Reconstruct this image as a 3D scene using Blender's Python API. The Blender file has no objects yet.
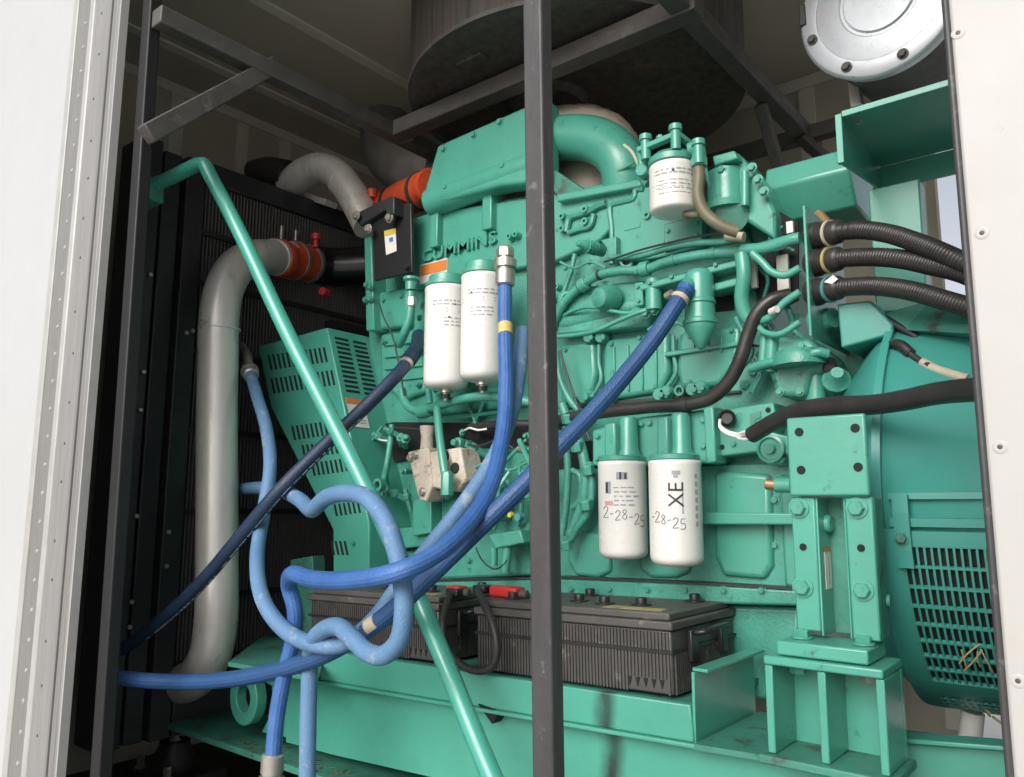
import bpy, bmesh, math, random
from mathutils import Vector, Matrix
random.seed(7)
scene = bpy.context.scene
COL = scene.collection
R = math.radians

# ------------------------------------------------------------------ camera (metres; x along the engine, y into the container, z up)
F_PX, W, H = 790.0, 1024, 777
CAM = Vector((0, 0, .92))
yaw, pitch, roll = R(39), R(8.5), R(.25)
FWD = Vector((-math.sin(yaw) * math.cos(pitch), math.cos(yaw) * math.cos(pitch), math.sin(pitch)))
r0 = Vector((math.cos(yaw), math.sin(yaw), 0)); u0 = r0.cross(FWD)
RIGHT = r0 * math.cos(roll) + u0 * math.sin(roll)
UP = u0 * math.cos(roll) - r0 * math.sin(roll)

def ray(x, y): return FWD + RIGHT * ((x - W / 2) / F_PX) + UP * ((H / 2 - y) / F_PX)
def at(x, y, Y):
    """measured photo point -> point on the vertical plane at depth Y"""
    d = ray(x, y); return CAM + d * (Y / d.y)
def at_x(x, y, X): d = ray(x, y); return CAM + d * (X / d.x)
def at_z(x, y, Z): d = ray(x, y); return CAM + d * ((Z - CAM.z) / d.z)

# ------------------------------------------------------------------ materials
def mat(name, col, rough=.5, metal=0., col2=None, nscale=8., spots=None, sscale=30., sthr=.62, bump=0., bscale=60., coat=0., rvar=.12, spec=.5, stretch=None, streak=None):
    m = bpy.data.materials.new(name); m.use_nodes = True
    nt = m.node_tree; nd, ln = nt.nodes, nt.links
    b = nd['Principled BSDF']
    b.inputs['Metallic'].default_value = metal
    b.inputs['Coat Weight'].default_value = coat
    b.inputs['Coat Roughness'].default_value = .25
    b.inputs['Specular IOR Level'].default_value = spec
    tc = nd.new('ShaderNodeTexCoord')
    src = tc.outputs['Object']
    if stretch:
        mp = nd.new('ShaderNodeMapping'); mp.inputs['Scale'].default_value = stretch
        ln.new(src, mp.inputs['Vector']); src2 = mp.outputs['Vector']
    else: src2 = src
    n = nd.new('ShaderNodeTexNoise'); n.inputs['Scale'].default_value = nscale; n.inputs['Detail'].default_value = 6
    n.inputs['Roughness'].default_value = .65
    ln.new(src2, n.inputs['Vector'])
    ramp = nd.new('ShaderNodeMapRange'); ramp.inputs['From Min'].default_value = .3; ramp.inputs['From Max'].default_value = .7
    ln.new(n.outputs['Fac'], ramp.inputs['Value'])
    mix = nd.new('ShaderNodeMix'); mix.data_type = 'RGBA'
    c2 = col2 or tuple(c * .82 for c in col)
    mix.inputs['A'].default_value = (*col, 1); mix.inputs['B'].default_value = (*c2, 1)
    ln.new(ramp.outputs['Result'], mix.inputs['Factor'])
    out = mix.outputs['Result']
    def layer(out, colr, scale, thr, vec, soft=.08, amt=.8):
        n2 = nd.new('ShaderNodeTexNoise'); n2.inputs['Scale'].default_value = scale; n2.inputs['Detail'].default_value = 8
        n2.inputs['Roughness'].default_value = .7
        ln.new(vec, n2.inputs['Vector'])
        r2 = nd.new('ShaderNodeMapRange'); r2.inputs['From Min'].default_value = thr; r2.inputs['From Max'].default_value = thr + soft
        r2.inputs['To Max'].default_value = amt
        ln.new(n2.outputs['Fac'], r2.inputs['Value'])
        m2 = nd.new('ShaderNodeMix'); m2.data_type = 'RGBA'
        m2.inputs['B'].default_value = (*colr, 1)
        ln.new(out, m2.inputs['A']); ln.new(r2.outputs['Result'], m2.inputs['Factor'])
        return m2.outputs['Result']
    if spots: out = layer(out, spots, sscale, sthr, src)
    if streak:
        mp2 = nd.new('ShaderNodeMapping'); mp2.inputs['Scale'].default_value = streak[1]
        ln.new(src, mp2.inputs['Vector'])
        out = layer(out, streak[0], 1., streak[2], mp2.outputs['Vector'], .18, streak[3])
    ln.new(out, b.inputs['Base Color'])
    rr = nd.new('ShaderNodeMapRange'); rr.inputs['To Min'].default_value = max(.03, rough - rvar); rr.inputs['To Max'].default_value = min(1, rough + rvar)
    ln.new(n.outputs['Fac'], rr.inputs['Value']); ln.new(rr.outputs['Result'], b.inputs['Roughness'])
    if bump:
        nb = nd.new('ShaderNodeTexNoise'); nb.inputs['Scale'].default_value = bscale; nb.inputs['Detail'].default_value = 4
        ln.new(src, nb.inputs['Vector'])
        bp = nd.new('ShaderNodeBump'); bp.inputs['Strength'].default_value = bump; bp.inputs['Distance'].default_value = .004
        ln.new(nb.outputs['Fac'], bp.inputs['Height']); ln.new(bp.outputs['Normal'], b.inputs['Normal'])
    return m

M = {}
OIL = (.022, .06, .048)
M['green'] = mat('green_engine_paint', (.076, .345, .26), .32, col2=(.056, .275, .205), nscale=5, spots=(.03, .09, .07), sscale=26, sthr=.61, bump=.08, bscale=90, coat=.3, streak=(OIL, (26, 26, 5), .64, .5))
M['green_cast'] = mat('green_cast_paint', (.070, .33, .25), .38, col2=(.042, .215, .16), nscale=11, spots=(.026, .085, .065), sscale=34, sthr=.60, bump=.3, bscale=170, coat=.2, streak=(OIL, (30, 30, 6), .6, .6))
M['green_sheet'] = mat('green_sheet_paint', (.066, .335, .255), .32, col2=(.055, .29, .215), nscale=3, spots=(.12, .33, .27), sscale=70, sthr=.69, bump=.06, bscale=40, coat=.3, streak=(OIL, (20, 20, 3), .66, .4))
M['green_alt'] = mat('green_alternator_paint', (.056, .305, .255), .36, col2=(.046, .265, .22), nscale=4, spots=(.24, .42, .37), sscale=120, sthr=.70, bump=.1, bscale=60, coat=.15)
M['green_dirty'] = mat('green_dirty_paint', (.052, .25, .185), .55, col2=(.036, .15, .11), nscale=7, spots=(.05, .042, .034), sscale=14, sthr=.56, bump=.3, bscale=90)
M['green_rail'] = mat('green_rail_paint', (.073, .34, .255), .34, col2=(.054, .275, .205), nscale=4, spots=(.03, .09, .07), sscale=40, sthr=.66, bump=.15, bscale=60, coat=.2, streak=(OIL, (18, 18, 3), .64, .45))
def smear(m, x0, hw, col):
    nt = m.node_tree; nd, ln = nt.nodes, nt.links; b = nd['Principled BSDF']; src = b.inputs['Base Color'].links[0].from_socket
    tc = nd.new('ShaderNodeTexCoord'); sp = nd.new('ShaderNodeSeparateXYZ'); ln.new(tc.outputs['Object'], sp.inputs[0])
    nz = nd.new('ShaderNodeTexNoise'); nz.inputs['Scale'].default_value = 14; nz.inputs['Detail'].default_value = 6; ln.new(tc.outputs['Object'], nz.inputs['Vector'])
    def mth(op, a, bb):
        n = nd.new('ShaderNodeMath'); n.operation = op
        for i, v in enumerate((a, bb)):
            if isinstance(v, float): n.inputs[i].default_value = v
            elif v is not None: ln.new(v, n.inputs[i])
        return n.outputs[0]
    d = mth('ABSOLUTE', mth('ADD', mth('SUBTRACT', sp.outputs[0], float(x0)), mth('MULTIPLY', mth('SUBTRACT', nz.outputs['Fac'], .5), .05)), None)
    r = nd.new('ShaderNodeMapRange'); r.inputs['From Min'].default_value = hw; r.inputs['From Max'].default_value = hw * .15; r.inputs['To Max'].default_value = 1.1; ln.new(d, r.inputs['Value'])
    f = mth('MULTIPLY', r.outputs['Result'], mth('ADD', nz.outputs['Fac'], .35))
    mx = nd.new('ShaderNodeMix'); mx.data_type = 'RGBA'; mx.inputs['B'].default_value = (*col, 1); ln.new(src, mx.inputs['A']); ln.new(f, mx.inputs['Factor']); ln.new(mx.outputs['Result'], b.inputs['Base Color'])
M['green_stained'] = mat('green_rail_paint_stained', (.073, .34, .255), .34, col2=(.054, .275, .205), nscale=4, spots=(.03, .09, .07), sscale=40, sthr=.66, bump=.15, bscale=60, coat=.1)
smear(M['green_stained'], at(605, 720, 1.395).x + 1.2, .034, (.018, .028, .024))
M['white_can'] = mat('white_filter_enamel', (.72, .71, .68), .28, col2=(.68, .67, .64), nscale=6, coat=.3, bump=.02, rvar=.05, streak=((.62, .6, .54), (40, 40, 3), .58, .35))
M['cream_can'] = mat('cream_filter_enamel', (.72, .70, .65), .3, col2=(.68, .66, .61), nscale=6, coat=.3, rvar=.05)
M['panel_left'] = mat('white_gelcoat_panel', (.47, .475, .48), .4, col2=(.44, .445, .45), nscale=3, spots=(.36, .35, .33), sscale=60, sthr=.72, bump=.03, bscale=30)
M['panel_right'] = mat('white_painted_panel', (.415, .405, .392), .5, col2=(.385, .375, .36), nscale=5, spots=(.31, .29, .26), sscale=22, sthr=.66, bump=.06, bscale=30, streak=((.38, .35, .31), (14, 14, 2.2), .6, .35))
M['aluminium'] = mat('dull_aluminium', (.29, .285, .28), .5, metal=.25, col2=(.235, .23, .225), nscale=6, spots=(.22, .21, .19), sscale=50, sthr=.62, bump=.1, bscale=80, stretch=(6, 6, .6), streak=((.26, .23, .19), (60, 60, 2), .56, .4))
M['aluminium_dark'] = mat('grey_aluminium_channel', (.24, .237, .23), .5, metal=.25, col2=(.2, .196, .19), nscale=6, spots=(.2, .19, .18), sscale=50, sthr=.62, bump=.1, stretch=(6, 6, .6))
M['aluminium_bright'] = mat('bright_aluminium_edge', (.43, .425, .41), .4, metal=.1, nscale=10)
M['pipe_alu'] = mat('brushed_air_pipe', (.80, .775, .73), .38, metal=.4, col2=(.66, .63, .58), nscale=5, spots=(.22, .15, .09), sscale=7, sthr=.63, bump=.12, bscale=60, stretch=(3, 3, .8), streak=((.22, .15, .085), (16, 16, 1.6), .56, .75))
M['steel_post'] = mat('dark_grey_steel', (.062, .059, .061), .46, metal=.1, col2=(.04, .038, .04), nscale=12, spots=(.15, .142, .138), sscale=34, sthr=.62, bump=.25, bscale=50, stretch=(3, 3, .6))
M['post_shaded'] = mat('shaded_steel_post', (.010, .0098, .0105), .55, col2=(.007, .007, .0075), nscale=10, spots=(.022, .021, .02), sscale=30, sthr=.62, bump=.15)  # frame steel darkened for the left post, its shade put into the colour
M['steel_black'] = mat('black_painted_steel', (.035, .035, .038), .38, col2=(.022, .022, .025), nscale=8, spots=(.035, .034, .033), sscale=20, sthr=.62, bump=.1)
M['steel_beam'] = mat('dusty_black_steel_beam', (.10, .093, .085), .55, metal=.1, col2=(.06, .056, .052), nscale=10, spots=(.14, .12, .1), sscale=18, sthr=.58, bump=.25, bscale=60)
M['drum'] = mat('heat_browned_sheet', (.085, .07, .06), .6, col2=(.03, .026, .024), nscale=4, spots=(.17, .09, .06), sscale=5, sthr=.60, bump=.2, stretch=(9, 9, .5))
M['rad_black'] = mat('black_radiator_paint', (.022, .022, .024), .5, col2=(.015, .015, .017), nscale=6)
M['rad_fin'] = mat('grey_radiator_fins', (.16, .156, .15), .5, metal=.2, nscale=20, stretch=(1, 1, .2))
M['rubber'] = mat('black_rubber', (.022, .02, .02), .48, col2=(.032, .03, .029), nscale=30, bump=.2, bscale=120)
M['conduit'] = mat('dusty_black_conduit', (.022, .0195, .0195), .38, col2=(.034, .030, .029), nscale=25, bump=.15, bscale=120)
M['plastic'] = mat('black_moulded_plastic', (.02, .02, .021), .35, nscale=20, bump=.1)
M['battery'] = mat('dusty_black_battery_case', (.078, .074, .07), .42, col2=(.045, .043, .041), nscale=9, spots=(.19, .18, .165), sscale=22, sthr=.6, bump=.1)
M['battery_lid'] = mat('dusty_battery_lid', (.09, .084, .077), .5, col2=(.055, .051, .047), nscale=7, spots=(.27, .25, .2), sscale=12, sthr=.6, bump=.15)
M['blue'] = mat('bright_blue_hose', (.024, .09, .29), .42, col2=(.055, .15, .38), nscale=10, spots=(.14, .22, .5), sscale=40, sthr=.68, bump=.45, bscale=260)
M['blue_mid'] = mat('royal_blue_hose', (.02, .068, .175), .42, col2=(.028, .088, .225), nscale=10, spots=(.12, .18, .4), sscale=40, sthr=.66, bump=.45, bscale=260)
M['blue_light'] = mat('faded_light_blue_hose', (.085, .185, .335), .6, col2=(.115, .23, .39), nscale=9, spots=(.27, .32, .36), sscale=22, sthr=.57, bump=.45, bscale=260)
M['blue_dark'] = mat('navy_hose', (.010, .022, .05), .45, col2=(.014, .034, .075), nscale=10, bump=.45, bscale=260)
M['orange'] = mat('orange_silicone', (.62, .085, .025), .45, col2=(.5, .06, .02), nscale=12, spots=(.3, .08, .05), sscale=20, sthr=.64, bump=.2)
M['red'] = mat('red_plastic_cap', (.55, .03, .03), .4, nscale=12)
M['steel'] = mat('zinc_plated_steel', (.55, .53, .48), .35, metal=.7, col2=(.42, .39, .33), nscale=30, spots=(.25, .16, .09), sscale=60, sthr=.66)
M['brass'] = mat('brass_fitting', (.50, .30, .15), .35, metal=.7, nscale=20)
M['galv'] = mat('galvanised_steel', (.62, .64, .67), .36, metal=.5, col2=(.52, .54, .58), nscale=14, spots=(.4, .41, .43), sscale=40, sthr=.6, bump=.08)
M['beige'] = mat('beige_insulation', (.48, .41, .34), .8, col2=(.36, .31, .25), nscale=9, spots=(.2, .16, .12), sscale=16, sthr=.62, bump=.6, bscale=50)
M['ceil'] = mat('tan_lining_board', (.52, .475, .39), .75, col2=(.46, .42, .34), nscale=3, bump=.1)
M['ceil_strip'] = mat('grey_cover_strip', (.74, .69, .60), .65, col2=(.64, .6, .52), nscale=8)
M['floor'] = mat('oily_dark_floor', (.045, .042, .038), .6, col2=(.03, .028, .026), nscale=5, spots=(.1, .09, .075), sscale=20, sthr=.62, bump=.3)
M['ground'] = mat('grey_concrete_yard', (.50, .49, .47), .8, col2=(.44, .43, .41), nscale=2, bump=.2)
M['white_text'] = mat('white_marking', (.62, .66, .70), .6, nscale=30)
M['ink'] = mat('black_ink', (.03, .03, .035), .5, nscale=40)
M['ink_hand'] = mat('marker_pen_ink', (.13, .13, .14), .5, nscale=60)
M['ink_pale'] = mat('faded_grey_ink', (.34, .345, .37), .5, nscale=40)
M['ink_pink'] = mat('pale_pink_ink', (.62, .35, .33), .5, nscale=40)
M['ink_blue'] = mat('blue_ink', (.1, .16, .45), .5, nscale=40)
M['paper'] = mat('white_sticker', (.72, .70, .66), .45, nscale=30)
M['sticker_orange'] = mat('orange_sticker_band', (.65, .2, .04), .45, nscale=30)
M['ring_yellow'] = mat('dull_yellow_ring', (.42, .38, .12), .5, nscale=30)
M['sticker_yellow'] = mat('yellow_sticker_band', (.65, .48, .05), .45, nscale=30)
M['tape'] = mat('yellow_tape', (.65, .48, .16), .5, nscale=30)
M['dark_void'] = mat('painted_dark_fill', (.006, .007, .007), .8, nscale=10)  # near-black: painted shade for gaps, slots and holes, plus battery triangles
M['pump'] = mat('weathered_pale_casting', (.58, .52, .44), .6, col2=(.42, .36, .29), nscale=22, spots=(.12, .09, .07), sscale=34, sthr=.56, bump=.5, bscale=80)
M['rust'] = mat('olive_rubber_hose', (.16, .15, .085), .5, col2=(.12, .10, .065), nscale=14)
M['cream'] = mat('cream_tape', (.5, .45, .33), .6, nscale=20)
M['straw'] = mat('dry_straw', (.55, .43, .22), .8, nscale=30)
M['teal'] = mat('teal_band', (.07, .27, .27), .45, nscale=20)

# ------------------------------------------------------------------ object helpers
LOC = {}
def tag(o, label, cat, group=None):
    o['label'] = label; o['category'] = cat
    if group: o['group'] = group
    return o
def thing(name, label, cat, loc, group=None):
    o = bpy.data.objects.new(name, None); COL.objects.link(o)
    o.location = loc; LOC[o.name] = Vector(loc); o.empty_display_size = .05
    return tag(o, label, cat, group)
def origin(p):
    v = Vector((0, 0, 0))
    while p is not None:
        if p.name in LOC: v += LOC[p.name]
        p = p.parent
    return v
def obj(name, bm, m, parent=None, smooth=False, bevel=0., seg=2):
    off = origin(parent)
    if off.length: bmesh.ops.translate(bm, vec=-off, verts=bm.verts)
    bmesh.ops.recalc_face_normals(bm, faces=bm.faces)
    me = bpy.data.meshes.new(name); bm.to_mesh(me); bm.free()
    me.materials.append(M[m] if isinstance(m, str) else m)
    o = bpy.data.objects.new(name, me); COL.objects.link(o)
    if parent is not None: o.parent = parent
    if smooth:
        me.shade_smooth()
        try: me.set_sharp_from_angle(angle=R(42))
        except Exception: pass
    if bevel:
        b = o.modifiers.new('edge', 'BEVEL'); b.width = bevel; b.segments = seg; b.limit_method = 'ANGLE'; b.angle_limit = R(35)
        b.harden_normals = False
        me.shade_smooth()
        try: me.set_sharp_from_angle(angle=R(50))
        except Exception: pass
    return o
def struct(name, bm, m, **k):
    o = obj(name, bm, m, **k); o['kind'] = 'structure'; return o

def a_box(bm, x0, x1, y0, y1, z0, z1, rot=None):
    r = bmesh.ops.create_cube(bm, size=1)
    vs = r['verts']
    bmesh.ops.scale(bm, vec=(abs(x1 - x0), abs(y1 - y0), abs(z1 - z0)), verts=vs)
    c = Vector(((x0 + x1) / 2, (y0 + y1) / 2, (z0 + z1) / 2))
    if rot: bmesh.ops.rotate(bm, cent=(0, 0, 0), matrix=rot, verts=vs)
    bmesh.ops.translate(bm, vec=c, verts=vs)
    return vs
def box(*a, **k): bm = bmesh.new(); a_box(bm, *a, **k); return bm
def a_prism(bm, pts, ext):
    """closed outline of 3-D points pushed along ext"""
    ext = Vector(ext)
    a = [bm.verts.new(p) for p in pts]; b = [bm.verts.new(Vector(p) + ext) for p in pts]
    bm.faces.new(a); bm.faces.new(b[::-1])
    n = len(pts)
    for i in range(n): bm.faces.new((a[i], b[i], b[(i + 1) % n], a[(i + 1) % n]))
def prism(pts, ext): bm = bmesh.new(); a_prism(bm, pts, ext); return bm
def a_slab(bm, px, Y, th): a_prism(bm, [at(x, y, Y) for x, y in px], (0, th, 0))
def slab(px, Y, th): bm = bmesh.new(); a_slab(bm, px, Y, th); return bm
def rect(x0, y0, x1, y1, Y, th):
    """upright box: measured corners, squared to the world axes"""
    a = at(x0, y0, Y); b = at(x1, y1, Y)
    return box(min(a.x, b.x), max(a.x, b.x), Y, Y + th, min(a.z, b.z), max(a.z, b.z))
def frame_of(d):
    d = Vector(d).normalized()
    t = Vector((0, 0, 1)) if abs(d.z) < .9 else Vector((1, 0, 0))
    u = t.cross(d).normalized(); v = d.cross(u)
    return d, u, v
def a_lathe(bm, p, d, prof, seg=32):
    """prof: (distance along d, radius) pairs"""
    p = Vector(p); d, u, v = frame_of(d); rings = []
    for s, r in prof:
        if r < 1e-5: rings.append([bm.verts.new(p + d * s)])
        else: rings.append([bm.verts.new(p + d * s + (u * math.cos(2 * math.pi * i / seg) + v * math.sin(2 * math.pi * i / seg)) * r) for i in range(seg)])
    for a, b in zip(rings, rings[1:]):
        for i in range(seg):
            j = (i + 1) % seg
            if len(a) == 1 and len(b) == 1: continue
            if len(a) == 1: bm.faces.new((a[0], b[i], b[j]))
            elif len(b) == 1: bm.faces.new((a[i], b[0], a[j]))
            else: bm.faces.new((a[i], b[i], b[j], a[j]))
    for rg in (rings[0], rings[-1]):
        if len(rg) > 2: bm.faces.new(rg)
def lathe(p, d, prof, seg=32): bm = bmesh.new(); a_lathe(bm, p, d, prof, seg); return bm
def a_cyl(bm, p0, p1, r, seg=20):
    p0, p1 = Vector(p0), Vector(p1); a_lathe(bm, p0, p1 - p0, [(0, r), ((p1 - p0).length, r)], seg)
def cyl(p0, p1, r, seg=20): bm = bmesh.new(); a_cyl(bm, p0, p1, r, seg); return bm
def spline(pts, n=10):
    P = [Vector(p) for p in pts]
    if len(P) < 3: return P
    out = []
    E = [P[0] * 2 - P[1]] + P + [P[-1] * 2 - P[-2]]
    for i in range(1, len(E) - 2):
        p0, p1, p2, p3 = E[i - 1:i + 3]
        t0 = 0; t1 = max((p1 - p0).length, 1e-4) ** .5; t2 = t1 + max((p2 - p1).length, 1e-4) ** .5; t3 = t2 + max((p3 - p2).length, 1e-4) ** .5
        for k in range(n):
            t = t1 + (t2 - t1) * k / n
            a1 = p0 * ((t1 - t) / (t1 - t0)) + p1 * ((t - t0) / (t1 - t0))
            a2 = p1 * ((t2 - t) / (t2 - t1)) + p2 * ((t - t1) / (t2 - t1))
            a3 = p2 * ((t3 - t) / (t3 - t2)) + p3 * ((t - t2) / (t3 - t2))
            b1 = a1 * ((t2 - t) / (t2 - t0)) + a2 * ((t - t0) / (t2 - t0))
            b2 = a2 * ((t3 - t) / (t3 - t1)) + a3 * ((t - t1) / (t3 - t1))
            out.append(b1 * ((t2 - t) / (t2 - t1)) + b2 * ((t - t1) / (t2 - t1)))
    out.append(P[-1]); return out
def a_sweep(bm, path, r, seg=14, ribs=0):
    """r: number or function of 0..1 along the path"""
    P = path; n = len(P)
    rf = r if callable(r) else (lambda t: r)
    T = [(P[min(i + 1, n - 1)] - P[max(i - 1, 0)]).normalized() for i in range(n)]
    d, u, v = frame_of(T[0]); rings = []
    for i in range(n):
        u = (u - T[i] * u.dot(T[i])).normalized(); v = T[i].cross(u); q = rf(i / max(n - 1, 1))
        rings.append([bm.verts.new(P[i] + (u * math.cos(2 * math.pi * k / seg) + v * math.sin(2 * math.pi * k / seg)) * (q * (1 + (.022 * math.cos(2 * math.pi * k * ribs / seg) if ribs else 0)))) for k in range(seg)])
    for a, b in zip(rings, rings[1:]):
        for k in range(seg):
            j = (k + 1) % seg; bm.faces.new((a[k], a[j], b[j], b[k]))
    bm.faces.new(rings[0][::-1]); bm.faces.new(rings[-1])
def pts3(pts): return [at(*p) if isinstance(p, tuple) else Vector(p) for p in pts]
def tube(pts, r, seg=14, n=8):
    bm = bmesh.new(); a_sweep(bm, spline(pts3(pts), n), r, seg); return bm
_hex = {}
def bolt(parent, p, r=.009, d=(0, -1, 0), m='green_cast', name='bolt', washer=True, h=.9):
    """hexagon head with washer: shared mesh, one object per bolt"""
    key = (round(r, 4), tuple(d), m, washer, h)
    if key not in _hex:
        bm = bmesh.new()
        if washer: a_lathe(bm, (0, 0, 0), d, [(0, r * 1.35), (r * .25, r * 1.35)], 16)
        a_lathe(bm, Vector(d) * r * .2, d, [(0, r), (r * h * .85, r), (r * h, r * .85)], 6)
        bmesh.ops.recalc_face_normals(bm, faces=bm.faces)
        me = bpy.data.meshes.new('bolt'); bm.to_mesh(me); bm.free(); me.materials.append(M[m]); _hex[key] = me
    o = bpy.data.objects.new(name, _hex[key]); COL.objects.link(o); o.parent = parent
    o.location = Vector(p) - origin(parent); return o
def text(name, body, size, m, parent, place, depth=.0006, wrap=None, align='LEFT'):
    """place: 4x4 matrix; wrap: bend round a cylinder of this radius (text x -> angle)"""
    c = bpy.data.curves.new(name, 'FONT'); c.body = body; c.size = size; c.extrude = depth; c.offset = size * .006; c.align_x = align; c.resolution_u = 3
    t = bpy.data.objects.new(name + '_curve', c); COL.objects.link(t)
    dg = bpy.context.evaluated_depsgraph_get()
    me = bpy.data.meshes.new_from_object(t.evaluated_get(dg)); bpy.data.objects.remove(t)
    bm = bmesh.new(); bm.from_mesh(me); bpy.data.meshes.remove(me)
    if wrap == 'own': pass
    bmesh.ops.transform(bm, matrix=place, verts=bm.verts)
    return obj(name, bm, m, parent)
FRONT = Matrix(((1, 0, 0, 0), (0, 0, -1, 0), (0, 1, 0, 0), (0, 0, 0, 1)))   # text plane -> facing -y

# ------------------------------------------------------------------ setting
def sheet(x0, x1, y0, y1, z, th=-.05): return box(x0, x1, y0, y1, min(z, z + th), max(z, z + th))
ZC, XE, YB, YW = 2.64, -3.0, 3.05, .86
struct('ground', sheet(-60, 60, -60, 60, -.9, -.1), 'ground')
struct('floor', sheet(XE, 2.2, YW + .02, YB, 0, -.12), 'floor')
struct('ceiling', sheet(XE - .05, 2.2, YW + .02, YB + .06, ZC, .06), 'ceil')
struct('wall_end', box(XE - .06, XE, YW + .02, YB + .06, -.12, ZC), 'ceil')
struct('wall_back', box(XE, -.52, YB, YB + .05, 0, ZC), 'ceil')
bm = bmesh.new()
a_box(bm, -1.9, 2.2, YW - .02, YW + .02, 2.60, 2.78)
struct('wall_header', bm, 'panel_left')
bm = bmesh.new()
for x in (-2.75, -2.25, -1.75, -1.25, -.75, -.25): a_box(bm, x - .022, x + .022, YW + .05, YB - .002, ZC - .008, ZC + .001)
for y in (1.35, 2.15): a_box(bm, -2.25, -1.25, y - .02, y + .02, ZC - .012, ZC - .002)
a_box(bm, XE + .002, -.53, YB - .012, YB - .002, ZC - .05, ZC - .001)
a_box(bm, XE + .002, XE + .012, YW + .05, YB - .02, ZC - .045, ZC - .001)
for y in (1.5, 1.8, 2.02, 2.4, 2.75): a_box(bm, XE - .001, XE + .008, y - .028, y + .028, .2, ZC - .046)
for x in (-.58, -.95, -1.5): a_box(bm, x - .03, x + .03, YB - .008, YB + .001, .2, ZC - .052)
struct('ceiling_trim', bm, 'ceil_strip')

# left: white panel ending in a riveted aluminium jamb
t = thing('door_jamb', 'white panel with riveted grey aluminium jamb strips, at the left of the opening', 'door jamb', (-1.85, YW, 0))
def vstrip(x0, x1, front, back, z0=-.5, z1=2.6): return box(x0, x1, YJ - front, YJ + .012, z0, z1)
YJ = YW
def jx(px): return at(px, 15, YJ).x
obj('panel', vstrip(-4.6, jx(75), .004, .03, z1=3.6), 'panel_left', t)
obj('panel_edge', vstrip(jx(75), jx(79.5), .006, .03, z1=3.6), 'aluminium_bright', t, bevel=.003)
obj('inner_channel', vstrip(jx(79.5), jx(92.5), .002, .03), 'aluminium_dark', t)
obj('ridge', vstrip(jx(92.5), jx(97), .009, .03), 'aluminium_bright', t, bevel=.005)
obj('outer_channel', vstrip(jx(97), jx(112), .004, .03), 'aluminium', t)
obj('step', vstrip(jx(112), jx(120), .008, .03), 'aluminium_dark', t, bevel=.003)
obj('groove', vstrip(jx(114.5), jx(116), .0088, .03), 'steel_post', t)
obj('edge_trim', vstrip(jx(120), jx(123), .007, .03), 'aluminium', t, bevel=.003)
obj('edge_lip', vstrip(jx(123), jx(124), .009, .03), 'aluminium_bright', t)
z = -.1; k = 0
while z < 2.55:
    bm = bmesh.new(); a_lathe(bm, (jx(87), YW - .002, z), (0, -1, 0), [(0, .006), (.002, .005), (.0032, 0)], 10)
    obj('rivet', bm, 'aluminium_bright', t, smooth=True)
    z += .075; k += 1
z = .0
while z < 2.55:
    bm = bmesh.new(); a_lathe(bm, (jx(104) + random.uniform(-.01, .006), YW - .004, z + random.uniform(-.02, .02)), (0, -1, 0), [(0, .0042), (.0012, .0035), (.0018, 0)], 8)
    obj('screw_hole', bm, 'steel_beam', t)
    z += .12

# right: white panel edge with a rubber seal
t = thing('wall_panel', 'white painted steel panel with dark rubber edge seal and rivets, at the right of the opening', 'wall panel', (.5, YW, 0))
xr = at(970, 388, YW - .012).x - .001
obj('panel', box(xr + .009, 2.3, YW - .012, YW + .03, -.5, 2.6), 'panel_right', t, bevel=.004)
obj('rubber_seal', box(xr + .0035, xr + .0105, YW - .0135, YW + .004, -.5, 2.6), 'steel_post', t, bevel=.003)
for p in ((958, 33), (982, 233), (1000, 447), (1018, 681)):
    q = at(*p, YW - .012)
    rv = obj('rivet', lathe(q, (0, -1, 0), [(-.001, .0068), (.0003, .0064), (.0008, .005), (.0009, .0028), (.0004, .0018), (.0004, 0)], 20), 'panel_right', t, smooth=True)
    obj('pin', lathe(q + Vector((0, -.0004, 0)), (0, -1, 0), [(0, .0024), (.0008, .002), (.001, 0)], 10), 'steel_post', rv)

# ------------------------------------------------------------------ steel frame carrying the drum
t = thing('steel_frame', 'dark grey square tube frame, its upright post standing before the engine', 'frame', (-.72, .92, 0))
PY = .90
def tube_beam(name, p0, p1, w, h, m, parent, up=(0, 0, 1)):
    p0, p1 = Vector(p0), Vector(p1); d = (p1 - p0).normalized(); s = Vector(up).cross(d).normalized(); v = d.cross(s)
    q = [p0 + s * (a * w / 2) + v * (b * h / 2) for a, b in ((-1, -1), (1, -1), (1, 1), (-1, 1))]
    return obj(name, prism(q, p1 - p0), m, parent, bevel=.004)
a = at(522.5, 100, PY); b = at(542.5, 100, PY)
a2 = at(531.5, 777, PY)
xl, xr2 = (a.x + a2.x) / 2, (a.x + a2.x) / 2 + (b.x - a.x)
pw = xr2 - xl
obj('post', prism([at(521.3, -75, PY), at(539.6, -75, PY), at(553.5, 800, PY), at(532, 800, PY)], (0, .029, 0)), 'steel_post', t, bevel=.004, seg=3)
q = at(160.5, 16, .925); xp = q.x
obj('post', prism([(xp - .045, .893, 2.5), (xp, .893, 2.5), (xp + .058, .893, -.1), (xp + .013, .893, -.1)], (0, .032, 0)), 'post_shaded', t, bevel=.004, seg=3)  # left post: shade comes from its darker colour
ZB = 2.2
tube_beam('beam', (-1.945, .899, ZB), (-1.945, 2.7, ZB), .05, .05, 'steel_beam', t)
tube_beam('beam', (-1.92, 1.745, ZB), (-.80, 1.745, ZB), .06, .055, 'steel_beam', t)
tube_beam('beam', (-.84, .86, ZB + .003), (-.84, 2.75, ZB + .003), .055, .05, 'steel_beam', t)
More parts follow.
